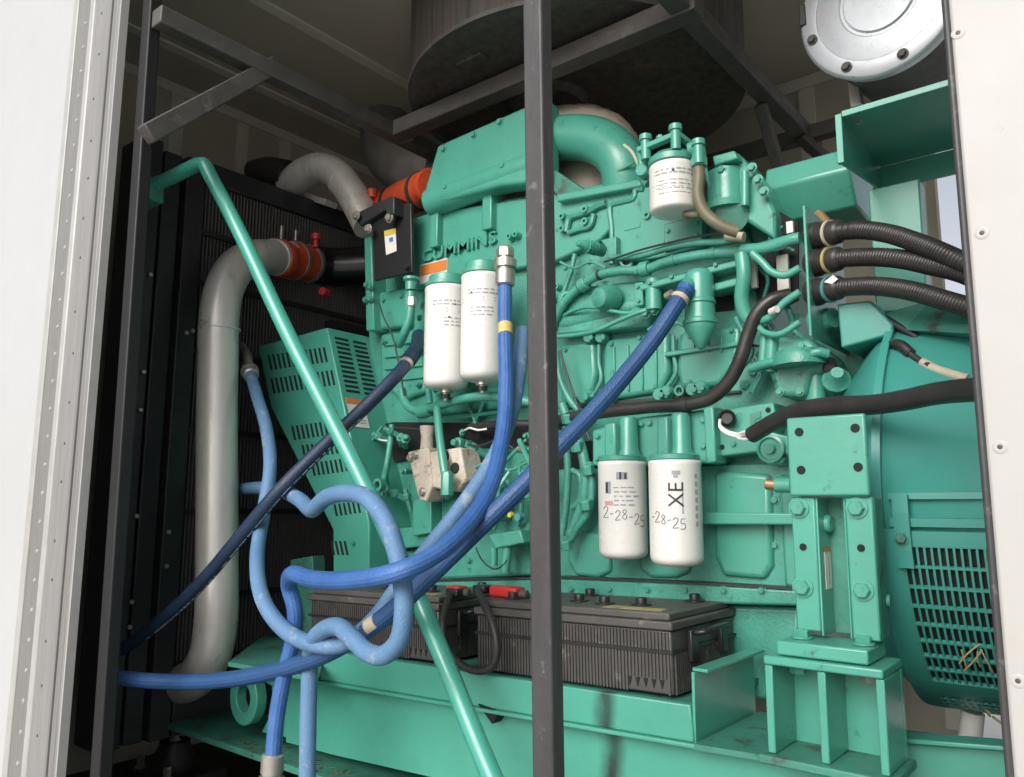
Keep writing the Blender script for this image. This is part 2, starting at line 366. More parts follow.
tube_beam('beam', (-1.92, 2.65, ZB), (-.56, 2.65, ZB), .05, .05, 'steel_beam', t)
tube_beam('beam', (-2.0, .925, 2.5), (-.6, .925, 2.5), .05, .052, 'steel_beam', t)
p0 = at_x(146, 135, -1.945); p1 = at_x(274, 66, -1.945)
tube_beam('brace', p0, p1, .05, .043, 'steel_beam', t, up=(1, 0, 0))
tube_beam('brace', (-.84, 2.60, 2.18), (-.62, 3.0, 1.9), .04, .03, 'steel_beam', t)
tube_beam('brace', (-.86, 2.3, 2.18), (-.86, 2.65, 1.75), .035, .035, 'steel_beam', t, up=(1, 0, 0))
for x, y in ((-1.91, 1.775), (-1.30, 1.718)):
    obj('weld_plate', box(x - .03, x + .03, y - .004, y + .004, ZB - .035, ZB + .04), 'steel_beam', t, bevel=.002)

# drum-shaped silencer on the frame
t = thing('silencer_drum', 'large dark heat browned upright drum resting on the steel frame above the engine', 'silencer', (-1.38, 2.03, 2.24))
CD = Vector((-1.385, 2.035, 2.245)); RD = .545
bm = bmesh.new()
a_lathe(bm, CD, (0, 0, 1), [(.012, RD - .004), (.02, RD), (.39, RD)], 96)
obj('shell', bm, 'drum', t, smooth=True)
obj('bottom_plate', lathe(CD, (0, 0, 1), [(.0, 0.05), (.0, RD - .05), (.004, RD - .02), (.011, RD - .012)], 96), 'drum', t, smooth=True)
obj('rim', lathe(CD, (0, 0, 1), [(.004, RD - .012), (.0, RD + .004), (.012, RD + .006), (.016, RD - .003)], 96), 'steel_beam', t, smooth=True)
obj('outlet_collar', lathe(CD + Vector((-.05, -.08, -.03)), (0, 0, 1), [(0, .11), (.02, .13), (.03, .13)], 40), 'drum', t, smooth=True)
q = at_z(560, 18, 2.26)
obj('bracket', box(q.x - .03, q.x + .05, q.y - .01, q.y + .01, 2.25, 2.36), 'steel_beam', t, bevel=.002)
q = at_z(472, 62, 2.236)
obj('heat_tab', box(q.x - .05, q.x + .05, q.y - .02, q.y + .02, 2.234, 2.25), 'drum', t, bevel=.004)
# lagged duct beside the drum
t = thing('lagged_duct', 'grey crumpled foil duct under the ceiling, left of the drum', 'duct', (-2.25, 2.3, 2.2))
def crinkle(bm, amp, s=1):
    for v in bm.verts: v.co += Vector((random.uniform(-1, 1), random.uniform(-1, 1), random.uniform(-1, 1))) * amp
bm = bmesh.new(); a_sweep(bm, spline(pts3([(392, 60, 2.3), (392, 95, 2.28), (386, 130, 2.2), (394, 158, 2.12), (416, 172, 2.08), (445, 178, 2.08)]), 9), .11, 22)
crinkle(bm, .006); obj('lagging', bm, mat('grey_foil_lagging', (.3, .285, .265), .5, metal=.3, col2=(.18, .17, .16), nscale=10, bump=.6, bscale=20), t, smooth=True)

# ------------------------------------------------------------------ radiator (left)
XR = -2.5
t = thing('radiator', 'black finned radiator standing at the left, behind the silver air pipe', 'radiator', (XR - .06, 1.8, .3))
y0, y1, z0, z1 = 1.36, 2.52, .42, 2.04
obj('core', box(XR - .12, XR - .02, y0, y1, z0, z1), 'rad_black', t)
bm = bmesh.new(); y = y0 + .006
while y < y1:
    a_box(bm, XR - .022, XR - .006, y, y + .0045, z0, z1); y += .0135
obj('fin_pack', bm, 'rad_fin', t)
for z in (.62, .9, 1.17, 1.44, 1.68, 1.86): obj('cross_bar', box(XR - .006, XR + .004, y0, y1, z - .009, z + .009), 'rad_black', t)
obj('side_frame', box(XR - .12, XR + .03, 1.13, 1.20, .2, 2.12), 'steel_black', t, bevel=.004)
obj('side_frame', box(XR - .12, XR + .015, 1.215, 1.275, .2, 2.10), 'steel_black', t, bevel=.004)
obj('side_frame', box(XR - .12, XR + .035, 1.285, 1.352, .2, 2.10), 'steel_black', t, bevel=.004)
obj('top_tank', box(XR - .13, XR + .005, 1.36, 2.55, 2.042, 2.12), 'steel_black', t, bevel=.006)
obj('bottom_tank', box(XR - .13, XR + .03, 1.36, 2.55, .2, .418), 'steel_black', t, bevel=.006)
# fan cowl: a sheet with a slanting flange along its upper edge
obj('fan_cowl', box(XR + .01, XR + .05, 1.9, 2.5, 1.5, 1.64), 'rad_black', t)
for px, py in ((150, 275), (143, 372), (140, 410), (136, 516), (168, 532), (166, 566), (131, 602), (129, 627), (186, 333), (192, 331)):
    q = at_x(px, py, XR + .036); bolt(t, q, .0075, (1, 0, 0), 'steel', washer=False)

# ------------------------------------------------------------------ silver air pipe, couplings
def ring(parent, name, c, d, r, w, m, rr=.004):
    return obj(name, lathe(Vector(c) - Vector(d).normalized() * w / 2, d, [(0, r), (0, r + rr), (w, r + rr), (w, r)], 32), m, parent, smooth=True)
t = thing('air_pipe', 'fat silver metal air pipe bending down in front of the radiator', 'pipe', at(218, 680, 1.3))
PYL = 1.33
path = [(292, 258, 1.72), (275, 257, 1.62), (254, 258, 1.50), (236, 268, 1.41), (224, 290, 1.355), (219, 322, PYL), (218, 360, PYL), (217, 420, PYL), (217, 500, PYL), (217, 570, PYL), (216, 620, PYL), (211, 652, 1.34), (197, 676, 1.37), (176, 684, 1.41), (150, 678, 1.46), (120, 668, 1.5)]
obj('pipe', tube(path, .062, 32, 8), 'pipe_alu', t, smooth=True)
pp = pts3(path)
ring(t, 'weld_bead', pp[6] + Vector((0, 0, .10)), (0, 0, 1), .0605, .006, 'pipe_alu', .0028)
ring(t, 'weld_bead', pp[10], (0, 0, 1), .0605, .006, 'pipe_alu', .0028)
ring(t, 'end_bead', pp[1], pp[1] - pp[2], .06, .014, 'pipe_alu', .007)
ring(t, 'flange', pp[-2], pp[-1] - pp[-2], .06, .03, 'steel_beam', .016)
q = at(199, 631, PYL - .058)
obj('paint_chip', lathe(q, (0, -1, 0), [(0, .006), (.001, .0)], 8), 'red', t)
t = thing('pipe_coupling', 'orange silicone coupling with two clamps joining silver pipe to black elbow', 'pipe coupling', at(300, 262, 1.72))
cpl = pts3([(277, 258, 1.63), (292, 260, 1.72), (305, 263, 1.80), (318, 266, 1.88)])
bm = bmesh.new(); a_sweep(bm, spline(cpl, 8), lambda s: .068 + .004 * math.sin(s * 22), 32); obj('sleeve', bm, 'orange', t, smooth=True)
for i, s in ((1, .15), (2, .2)):
    c = cpl[i].lerp(cpl[i + 1], s) if i + 1 < len(cpl) else cpl[i]
    cl = ring(t, 'hose_clamp', c, cpl[2] - cpl[1], .071, .018, 'steel', .0045)
    obj('clamp_bolt', cyl(c + Vector((.02, -.075, .05)), c + Vector((.02, -.075, .11)), .007), 'steel', cl)
bm = bmesh.new(); q = at(316, 240, 1.75)
a_cyl(bm, q + Vector((0, 0, -.03)), q + Vector((0, 0, .005)), .011); a_lathe(bm, q + Vector((0, 0, .0)), (0, 0, 1), [(0, .019), (.022, .019), (.024, .016)], 20)
obj('cap', bm, 'red', t, smooth=True)
obj('cap', lathe(at(327, 293, 1.76), (.3, -1, 0), [(0, .016), (.03, .014)], 16), 'red', t, smooth=True)
t = thing('black_elbow', 'glossy black pipe elbow between the orange coupling and the engine', 'pipe elbow', at(340, 268, 1.9))
obj('pipe', tube([(312, 265, 1.85), (330, 267, 1.92), (350, 267, 1.98), (372, 265, 2.04), (395, 262, 2.1)], .078, 28), mat('gloss_black', (.012, .012, .012), .16, nscale=20, coat=.5), t, smooth=True)
ring(t, 'bead', at(322, 266, 1.89), Vector((.55, .8, 0)), .076, .012, 'plastic', .006)

t = thing('upper_air_pipe', 'silver elbow pipe above the radiator, running down towards the engine', 'pipe', at(330, 180, 2.2))
up = [(288, 188, 1.76), (301, 175, 1.76), (319, 168, 1.78), (337, 175, 1.80), (349, 190, 1.80), (359, 207, 1.80), (369, 226, 1.80)]
obj('pipe', tube(up, .058, 28), 'pipe_alu', t, smooth=True)
u3 = pts3(up); ring(t, 'weld_bead', u3[3].lerp(u3[4], .5), u3[4] - u3[3], .0572, .006, 'pipe_alu', .003)
obj('bracket', prism([at(280, 184, 1.78), at(326, 199, 1.84), at(324, 205, 1.84), at(278, 190, 1.78)], (0, .06, 0)), 'pipe_alu', t, bevel=.002)
t = thing('rubber_boot', 'black rubber boot on the radiator top, before the silver elbow', 'rubber boot', at(268, 172, 2.45))
obj('boot', tube([(255, 176, 1.70), (270, 173, 1.72), (288, 176, 1.75)], .062, 24), 'rubber', t, smooth=True)
obj('label', box(*(lambda q: (q.x - .010, q.x + .010, q.y - .04, q.y - .037, q.z - .03, q.z + .03))(at(244, 170, 1.72))), 'paper', t)
t = thing('manifold_coupling', 'orange ribbed silicone coupling at the left end of the intake manifold', 'pipe coupling', at(405, 190, 1.85))
c3 = pts3([(384, 209, 1.90), (396, 203, 1.86), (411, 196, 1.82), (434, 186, 1.76)])
bm = bmesh.new(); a_sweep(bm, spline(c3, 12), lambda s: .060 + .003 * math.sin(s * 60), 32); obj('sleeve', bm, 'orange', t, smooth=True)
ring(t, 'hose_clamp', c3[1], c3[2] - c3[1], .059, .016, 'steel_black', .008)
ring(t, 'hose_clamp', c3[2].lerp(c3[3], .55), c3[2] - c3[1], .059, .02, 'steel_post', .007)
obj('cap', lathe(at(372, 198, 1.82), (0, 0, 1), [(0, .018), (.03, .018), (.034, .014)], 18), 'orange', t, smooth=True)

# ------------------------------------------------------------------ skid base
t = thing('engine_skid', 'green welded steel skid rail under the engine, with battery tray lip and lifting lug', 'skid', (-1.2, 1.5, .25))
YR = 1.42
def lin(p, q, x): return p[1] + (q[1] - p[1]) * (x - p[0]) / (q[0] - p[0])
A, B = (320, 650), (690, 705)
C2, D2 = (320, 680), (694, 744)
rb = [(286, 676), (320, 681), (694, 745), (884, 778), (884, 880), (330, 754), (286, 742)]
obj('rail_web', slab(rb, YR, .04), 'green_stained', t)
obj('tray_lip', prism([at(320, 650, 1.395), at(690, 705, 1.395), at(694, 743, 1.395), at(320, 680, 1.395)], (0, .02, 0)), 'green_stained', t, bevel=.003)
q0, q1 = at(320, 650, 1.395), at(690, 705, 1.395)
q0 = q0 + Vector((0, .021, -.003)); q1 = q1 + Vector((0, .021, -.003))
obj('tray_floor', prism([q0, q1, q1 + Vector((0, .42, 0)), q0 + Vector((0, .42, 0))], (0, 0, -.012)), 'green_dirty', t)
q0, q1 = at(320, 681, 1.385), at(760, 756, 1.385)
obj('tray_ledge', prism([q0, q1, q1 + Vector((0, .04, 0)), q0 + Vector((0, .04, 0))], (0, 0, -.008)), 'green_rail', t, bevel=.002)
q0, q1 = at(694, 744, 1.38), at(765, 757, 1.38)
obj('rail_top', prism([q0, q1 + Vector((.20, 0, .011)), q1 + Vector((.20, .3, .011)), q0 + Vector((0, .3, 0))], (0, 0, -.01)), 'green_dirty', t)
obj('rail_extension', slab([(886, 741), (1012, 751), (1012, 870), (886, 870)], 1.46, .03), 'green_rail', t, bevel=.003)
obj('extension_lip', slab([(884, 737), (1012, 747), (1012, 752), (884, 742)], 1.44, .05), 'green_rail', t, bevel=.002)
obj('bottom_flange', box(-2.9, 0.1, 1.345, 1.6, .226, .244), 'green_dirty', t, bevel=.003)
# left end: top plate, lug
obj('end_plate', prism([at_z(228, 662, .50), at_z(318, 678, .50), at_z(330, 640, .50), at_z(262, 636, .50)], (0, 0, -.012)), 'green_dirty', t, bevel=.002)
c = at(249, 697, 1.405); bm = bmesh.new()
RO, RI = .076, .038; vv = []
n = 36
for yy in (1.385, 1.42):
    vv.append([[bm.verts.new((c.x + r * math.cos(2 * math.pi * i / n) * .92, yy, c.z + r * math.sin(2 * math.pi * i / n))) for i in range(n)] for r in (RI, RO)])
for i in range(n):
    j = (i + 1) % n
    for a_, b_, c_, d_ in ((vv[0][0], vv[0][1], 0, 0), (vv[1][0], vv[1][1], 0, 0), (vv[0][0], vv[1][0], 0, 0), (vv[0][1], vv[1][1], 0, 0)):
        bm.faces.new((a_[i], b_[i], b_[j], a_[j]))
obj('lifting_lug', bm, 'green_rail', t, bevel=.003)
obj('lug_web', slab([(240, 664), (300, 675), (300, 740), (262, 732), (272, 712), (272, 686), (250, 672)], 1.425, .02), 'green_rail', t)
obj('gusset', prism([at(500, 712, 1.39), at(478, 704, 1.39), at(492, 724, 1.39)], (0, .03, 0)), 'dark_void', t)
# tray end bracket: plate facing along the engine
xb = at(692, 700, 1.40).x
z0 = at(692, 744, 1.40).z; z1 = at(692, 672, 1.40).z
obj('tray_end', box(xb, xb + .006, 1.40, 1.68, z0, z1), 'green_rail', t, bevel=.001)
obj('tray_end_flange', box(xb - .0, xb + .03, 1.405, 1.68, z1 + .001, z1 + .007), 'green_rail', t, bevel=.001)
obj('cross_beam', box(-.42, .5, 1.50, 1.56, .30, .50), 'green_dirty', t, bevel=.004)
# leaf litter on the skid flange
bm = bmesh.new(); rnd = random.Random(9)
for k in range(60):
    q = at_z(rnd.uniform(250, 345), 0, .0) if False else Vector((rnd.uniform(-2.15, -1.5), rnd.uniform(1.36, 1.41), .2455)); a_ = rnd.uniform(0, 6.3); l = rnd.uniform(.004, .012); w_ = l * rnd.uniform(.2, .5)
    c_, s_ = math.cos(a_), math.sin(a_)
    a_prism(bm, [q + Vector((c_ * x_ - s_ * y_, s_ * x_ + c_ * y_, rnd.uniform(0, .002))) for x_, y_ in ((-l, 0), (0, -w_), (l, 0), (0, w_))], (0, 0, .0012))
lt = obj('leaf_litter', bm, mat('dry_leaf', (.16, .10, .05), .8, nscale=40), None); tag(lt, 'scattered dry leaf bits lying on the lower skid flange', 'leaf litter'); lt['kind'] = 'stuff'
# dark isolator foot at the lower left
t = thing('isolator_foot', 'black bolted rubber isolator foot on the floor below the skid flange', 'machine foot', (-2.35, 1.6, 0))
q = at_z(175, 740, .12)
obj('plate', box(q.x - .14, q.x + .14, q.y - .1, q.y + .12, .0, .03), 'steel_black', t, bevel=.003)
obj('mount', lathe((q.x, q.y, .03), (0, 0, 1), [(0, .07), (.03, .075), (.08, .05), (.09, .05)], 24), 'rubber', t, smooth=True)
for dx in (-.09, .09): bolt(t, (q.x + dx, q.y - .07, .03), .014, (0, 0, 1), 'steel', h=2.5)
bolt(t, (q.x, q.y, .12), .014, (0, 0, 1), 'steel', h=3)

# ------------------------------------------------------------------ engine
e = thing('diesel_engine', 'big green diesel engine with raised lettering filling the middle of the container', 'engine', (-1.1, 2.0, .5))
YE = 1.74
block = [(366, 262), (395, 225), (440, 208), (553, 191), (640, 177), (652, 214), (700, 212), (745, 225), (758, 262), (760, 330), (806, 340), (838, 372), (838, 405), (800, 470), (800, 612), (395, 612), (395, 500), (370, 440), (368, 330)]
obj('block', slab(block, YE, .55), 'green_cast', e, bevel=.008)
# intake manifold: tall flat cover over a round-bottomed plenum
obj('intake_manifold', slab([(437, 145), (521, 107.5), (546, 97), (546, 181), (500, 186), (426, 206), (424, 190)], 1.66, .07), 'green', e, bevel=.012, seg=4)
m0, m1 = at(432, 203, 1.70), at(546, 179, 1.70)
m1 = Vector((m1.x, 1.70, m0.z + .012))
obj('plenum', lathe(m0, m1 - m0, [(-.012, .03), (0, .046), ((m1 - m0).length, .046)], 28), 'green', e, smooth=True)
for p in ((444, 149), (500, 122), (446, 187), (503, 166), (474, 135)): bolt(e, at(*p, 1.66), .0085, m='green')
for x0, y0_, x1, y1_ in ((430, 214, 437, 246), (482, 195, 491, 228)):
    obj('rib', rect(x0, y0_, x1, y1_, 1.69, .06), 'green', e, bevel=.004)
# rocker housing upper face
obj('rocker_housing', slab([(410, 220), (440, 211), (553, 193.5), (640, 179), (644, 192), (600, 240), (553, 262), (440, 282), (412, 290)], YE - .025, .05), 'green', e, bevel=.006)
obj('rocker_ledge', slab([(556, 194), (640, 178.5), (642, 186), (557, 202)], YE - .05, .05), 'green', e, bevel=.005)
q = at(423, 263, YE - .0265)
tm = Matrix.Translation(q) @ Matrix.Rotation(R(0), 4, 'Y') @ FRONT
text('lettering', 'CUMMINS', .054, 'green', e, tm @ Matrix.Diagonal((1.3, 1, 1, 1)), depth=.010)
obj('caution_sticker', rect(420, 265, 447, 278, YE - .027, .001), 'paper', e)
obj('sticker_band', rect(420.5, 266, 446.5, 269.5, YE - .0285, .001), 'sticker_orange', e)
# raised machined outlines on the housing, right half
def ridge(px, Y, r, m='green_cast', name='cast_ridge'): return obj(name, tube([(x, y, Y) for x, y in px], r, 8, 6), m, e, smooth=True)
YH = YE - .026
obj('pad', slab([(612, 202), (636, 195), (640, 187), (650, 186), (652, 215), (703, 214), (704, 246), (660, 258), (612, 264)], YH - .012, .02), 'green', e, bevel=.004)
obj('cover_plate', slab([(664, 224), (702, 214.5), (702, 242), (664, 252)], YH - .020, .01), 'green', e, bevel=.003)
for p in ((668, 231), (668, 243), (697, 224), (697, 235)): bolt(e, at(*p, YH - .02), .0055, m='green')
ridge([(612, 264), (612, 230), (611, 206), (622, 202), (634, 198), (636, 190), (644, 189)], YH - .012, .008)
ridge([(566, 232), (570, 218), (580, 214), (590, 211), (598, 206), (606, 203)], YH - .006, .010)
ridge([(568, 233), (580, 229), (590, 226), (594, 214)], YH - .006, .008)
for p in ((565, 218), (565, 230), (588, 211), (588, 223), (650, 217)):
    obj('boss', lathe(at(*p, YH), (0, -1, 0), [(0, .0115), (.02, .010), (.02, .0048), (.012, .0045)], 18), 'green', e, smooth=True)
obj('part_plate', slab([(624, 226), (640, 221), (640, 227), (624, 231)], YH - .014, .004), 'green', e, bevel=.001)
# bolted group just right of the steel post and left of it
for p in ((513, 238), (519, 236), (556, 300), (560, 288)): obj('boss', lathe(at(*p, YH), (0, -1, 0), [(0, .011), (.022, .009), (.022, .0045), (.014, .004)], 16), 'green', e, smooth=True)
ridge([(560, 304), (566, 286), (572, 268), (575, 254)], YH - .004, .007)
# ribbed sensor
s0, s1 = at(603, 251, YH - .02), at(577, 243, YH - .10)
bm = bmesh.new(); L = (s1 - s0).length
prof = [(0, .016), (.25 * L, .017)]
for k in range(7): prof += [((.28 + .055 * k) * L, .0185), ((.30 + .055 * k) * L, .0185), ((.305 + .055 * k) * L, .0155), ((.33 + .055 * k) * L, .0155)]
prof += [(.72 * L, .014), (.8 * L, .010), (.95 * L, .0085), (L, .005)]
a_lathe(bm, s0, s1 - s0, prof, 20); obj('sensor', bm, 'green_cast', e, smooth=True)
obj('sensor_clip', slab([(600, 240), (616, 236), (616, 258), (608, 258), (606, 248)], YH - .035, .03), 'green_cast', e, bevel=.003)
# ECM loom painted green
loom_path = [(553, 330, 1.69), (557, 316, 1.68), (565, 302, 1.675), (580, 287, 1.67), (597, 276, 1.665), (620, 271, 1.66), (644, 270, 1.66), (667, 262, 1.655), (695, 256, 1.65), (720, 253, 1.65), (745, 252, 1.65), (768, 246, 1.65), (790, 240, 1.66)]
obj('painted_loom', tube(loom_path, .0122, 14), 'green_cast', e, smooth=True)
obj('painted_loom', tube([(612, 258, 1.68), (640, 256, 1.67), (668, 248, 1.67), (700, 243, 1.665), (725, 242, 1.66), (742, 238, 1.66)], .0085, 10), 'green_cast', e, smooth=True)
obj('loom_clip', lathe(at(645, 269, 1.66), at(660, 266, 1.66) - at(645, 269, 1.66), [(-.012, .019), (.012, .019)], 18), 'green', e, bevel=.002)
obj('loom_clip', lathe(at(580, 287, 1.67), at(597, 276, 1.665) - at(580, 287, 1.67), [(.0, .018), (.025, .018)], 18), 'green', e, bevel=.002)
for p in ((568, 299), (628, 262), (607, 289)): 
    obj('clip_loop', lathe(at(*p, YH - .02), (.2, -1, 0), [(0, .018), (.012, .018), (.012, .012), (0, .012), (0, .018)], 18), 'green', e, smooth=True)
# lower ledge (aftercooler) below the loom with its dark slot
obj('aftercooler', slab([(556, 292), (600, 284), (657, 279), (735, 258), (748, 262), (748, 287), (690, 296), (657, 300), (648, 326), (556, 336)], YE - .05, .06), 'green_cast', e, bevel=.008)
obj('aftercooler_lip', slab([(640, 284), (742, 258), (742, 265), (640, 291)], YE - .10, .06), 'green', e, bevel=.004)
obj('aftercooler_lip', slab([(700, 287), (745, 275), (745, 283), (700, 295)], YE - .085, .04), 'green', e, bevel=.004)
obj('pocket', slab([(714, 293), (733, 289), (734, 310), (714, 312)], YE - .003, .02), 'dark_void', e)
obj('mount_strap', rect(634, 283, 643, 305, YE - .085, .03), 'green', e, bevel=.003)
for p in ((638, 287), (639, 301)): bolt(e, at(*p, YE - .085), .005, m='green_cast', washer=False)
obj('pillar', lathe(at(654, 310, YE - .08), (0, 0, 1), [(0, .02), (.075, .02)], 20), 'green', e, smooth=True)
obj('solenoid', lathe(at(612, 298, YE - .06), (-.2, -1, -.15), [(0, .035), (.03, .034), (.05, .024), (.055, .01)], 24), 'green_cast', e, smooth=True)
obj('fuel_line', tube([(553, 337, 1.67), (575, 335, 1.66), (595, 331, 1.65), (620, 320, 1.65), (640, 312, 1.65), (655, 308, 1.66)], .0058, 10), 'green', e, smooth=True)
obj('fuel_line', tube([(562, 316, 1.69), (578, 309, 1.67), (592, 307, 1.66), (612, 311, 1.66), (628, 313, 1.66), (655, 307, 1.66)], .005, 10), 'green', e, smooth=True)
for p in ((647, 314), (655, 311)): bolt(e, at(*p, 1.665), .008, m='green', h=1.6)
obj('long_lobe', lathe(at(560, 325, YE - .03), at(650, 303, YE - .03) - at(560, 325, YE - .03), [(0, .02), (.03, .026), (.22, .026), (.27, .018)], 20), 'green_cast', e, smooth=True)
# breather bottle
bp = at(699, 277, 1.64)
obj('breather', lathe(bp, (0, 0, -1), [(-.018, .018), (-.012, .028), (0, .033), (.055, .0335), (.058, .0365), (.064, .0365), (.067, .0335), (.10, .036), (.104, .0405), (.112, .0405), (.115, .037), (.124, .036), (.166, .009), (.172, 0)], 36), 'green', e, smooth=True)
obj('breather_spout', tube([(700, 282, 1.655), (692, 284, 1.625), (685, 289, 1.60)], .019, 20), 'green', e, smooth=True)
# middle side covers with joint grooves
def cover(px, Y=YE - .02, th=.03, m='green', bv=.012): return obj('side_cover', slab(px, Y, th), m, e, bevel=bv, seg=3)
cover([(560, 345), (594, 341), (596, 372), (590, 398), (560, 404)])
cover([(604, 340), (668, 331), (669, 372), (660, 392), (604, 401), (602, 372)])
cover([(679, 332), (742, 325), (738, 360), (720, 385), (700, 388), (680, 388), (676, 370)])
for p in ((592, 338), (604, 338), (662, 395), (669, 393), (695, 390), (703, 388), (587, 398), (612, 398)):
    obj('boss', lathe(at(*p, YE - .01), (0, -1, 0), [(0, .0175), (.018, .016), (.02, .014)], 20), 'green', e, smooth=True); bolt(e, at(*p, YE - .03), .0075, m='green', washer=False)
obj('hole_boss', lathe(at(683, 391.5, YE - .01), (0, -1, 0), [(0, .013), (.022, .013), (.022, .008), (.01, .008), (.01, 0)], 20), 'green', e, smooth=True)
obj('plug', lathe(at(683, 391.5, YE - .03), (0, -1, 0), [(0, .0078), (.0015, .0078)], 16), 'dark_void', e)
obj('rib', slab([(664, 352), (742, 340), (742, 345), (664, 357)], YE - .03, .02), 'green', e, bevel=.003)
ridge([(599, 345), (599, 362), (601, 380), (592, 397)], YE - .016, .006)
ridge([(673, 336), (674, 356), (676, 372), (664, 392)], YE - .016, .006)
obj('vent_pipe', tube([(736, 318, 1.70), (742, 330, 1.69), (752, 352, 1.69), (738, 372, 1.70)], .006, 10), 'green', e, smooth=True)
# left end plate with bolts and lobes
obj('end_flange', slab([(364, 238), (371, 236), (374, 330), (366, 331)], YE - .06, .08), 'green', e, bevel=.004)
for p in ((371, 287), (371, 299), (367, 285), (366, 300)): bolt(e, at(*p, YE - .065), .009, m='green_cast')
cover([(378, 292), (408, 287), (408, 326), (378, 330)], YE - .03, .05)
cover([(380, 334), (425, 328), (425, 392), (400, 402), (380, 380)], YE - .02, .04)
cover([(428, 394), (500, 386), (553, 380), (553, 404), (428, 416)], YE - .015, .03)
obj('water_pipe', tube([(411, 292, 1.66), (411, 300, 1.66), (410, 316, 1.66), (405, 332, 1.66), (399, 345, 1.68)], .014, 14), 'green', e, smooth=True)
obj('union', lathe(at(412, 300, 1.66), (0, 0, -1), [(-.008, .014), (0, .017), (.018, .017), (.024, .013)], 6), 'steel', e)
obj('union', lathe(at(411, 287, 1.66), (0, 0, 1), [(-.01, .018), (.015, .018), (.022, .026), (.03, .026)], 20), 'green', e, smooth=True)
obj('lube_pipe', tube([(402, 390, 1.67), (405, 402, 1.66), (414, 410, 1.65), (427, 409, 1.64), (450, 402, 1.63), (475, 397, 1.63), (500, 397, 1.64), (540, 404, 1.66)], .013, 14), 'green', e, smooth=True)
obj('lube_pipe', tube([(428, 328, 1.69), (425, 355, 1.68), (428, 385, 1.67), (430, 405, 1.65)], .010, 12), 'green', e, smooth=True)
obj('lube_pipe', tube([(437, 408, 1.62), (439, 430, 1.60), (442, 455, 1.58), (446, 480, 1.57)], .012, 14), 'green', e, smooth=True)
obj('tee', lathe(at(424, 411, 1.645), (1, 0, .12), [(-.02, .02), (.0, .022), (.03, .02)], 18), 'green', e, smooth=True)
obj('tee', lathe(at(447, 488, 1.565), (0, 0, 1), [(-.02, .018), (.035, .018), (.045, .014)], 6), 'green', e, bevel=.002)
for px in ([(468, 404), (474, 418), (478, 432)], [(484, 402), (477, 418), (470, 430)], [(455, 418), (500, 412)]): ridge(px, YE - .03, .006)
obj('gap_shade_slab', slab([(376, 425), (396, 422), (553, 424), (553, 450), (470, 446), (396, 462), (376, 460)], YE - .012, .01), 'dark_void', e)  # near-black sheet on the block, painted shade between the parts
# pump and small plumbing at lower left
pb = at(424, 470, 1.63)
bm = bmesh.new(); a_prism(bm, [at(407, 452, 1.60), at(428, 447, 1.60), at(432, 486, 1.60), at(426, 502, 1.60), at(418, 500, 1.60), at(413, 478, 1.60)], (0, .07, 0)); obj('pump_body', bm, 'pump', e, bevel=.006)
bm = bmesh.new(); a_prism(bm, [at(429, 452, 1.605), at(460, 447, 1.605), at(466, 480, 1.605), at(457, 492, 1.605), at(432, 488, 1.605)], (0, .08, 0)); obj('pump_head', bm, 'pump', e, bevel=.006)
obj('pump_neck', lathe(at(427, 450, 1.63), (0, 0, 1), [(0, .02), (.04, .018), (.06, .022), (.07, .022)], 18), 'pump', e, smooth=True)
for p in ((411, 458), (423, 492), (416, 455)): bolt(e, at(*p, 1.60), .010, m='steel')
for p in ((445, 456), (455, 468)): obj('dark_port', lathe(at(*p, 1.604), (0, -1, 0), [(0, .016), (.004, .014), (.004, .008), (.001, 0)], 16), 'steel_black', e, smooth=True)
obj('control_shaft', tube([(392, 425, 1.66), (390, 445, 1.65), (387, 465, 1.64), (384, 480, 1.64)], .010, 12), 'green_cast', e, smooth=True)
obj('linkage', lathe(at(382, 485, 1.61), (0, -1, 0), [(0, .02), (.02, .02), (.02, .011), (0, .011), (0, .02)], 18), 'green_cast', e, smooth=True)
obj('linkage', tube([(395, 428, 1.66), (410, 429, 1.65), (424, 430, 1.65)], .004, 8), 'steel_black', e)
obj('lead', tube([(465, 430, 1.66), (470, 428, 1.65), (478, 430, 1.65), (487, 429, 1.66)], .003, 8), 'paper', e)
obj('lead', tube([(376, 437, 1.66), (381, 440, 1.65), (390, 441, 1.66)], .003, 8), 'paper', e)
random.seed(11)
for k in range(27):    # small painted pipe unions and elbows round the fuel pump
    x, y = (random.uniform(455, 552), random.uniform(425, 520)) if k < 18 else (random.uniform(378, 410), random.uniform(428, 500)); Y = random.uniform(1.64, 1.69)
    d = random.choice(((0, -1, 0), (.6, -.6, .3), (-.5, -.6, .4), (0, -.4, 1)))
    s = random.uniform(.009, .017)
    obj('pipe_union', lathe(at(x, y, Y), d, [(-.04, s * .7), (0, s * .75), (.0, s), (s * 1.1, s), (s * 1.1, s * .65), (s * 2.2, s * .6)], random.choice((6, 16))), 'green_cast', e, bevel=.0015)
for k in range(13):
    x, y = (random.uniform(455, 550), random.uniform(425, 500)) if k < 12 else (random.uniform(380, 412), random.uniform(425, 460)); Y = random.uniform(1.63, 1.68)
    x2, y2 = x + random.uniform(-40, 30), y + random.uniform(10, 60)
    obj('small_pipe', tube([(x, y, Y), ((x + x2) / 2 + random.uniform(-14, 14), (y + y2) / 2, Y - .02), (x2, y2, Y + .01)], random.uniform(.004, .008), 8), 'green_cast', e, smooth=True)
obj('brass_plug', cyl(at(520, 449, 1.65), at(526, 449, 1.65), .011, 12), 'brass', e)
obj('yellow_cap', lathe(at(512, 515, 1.62), (0, -1, 0), [(0, .008), (.012, .006)], 12), 'sticker_yellow', e)
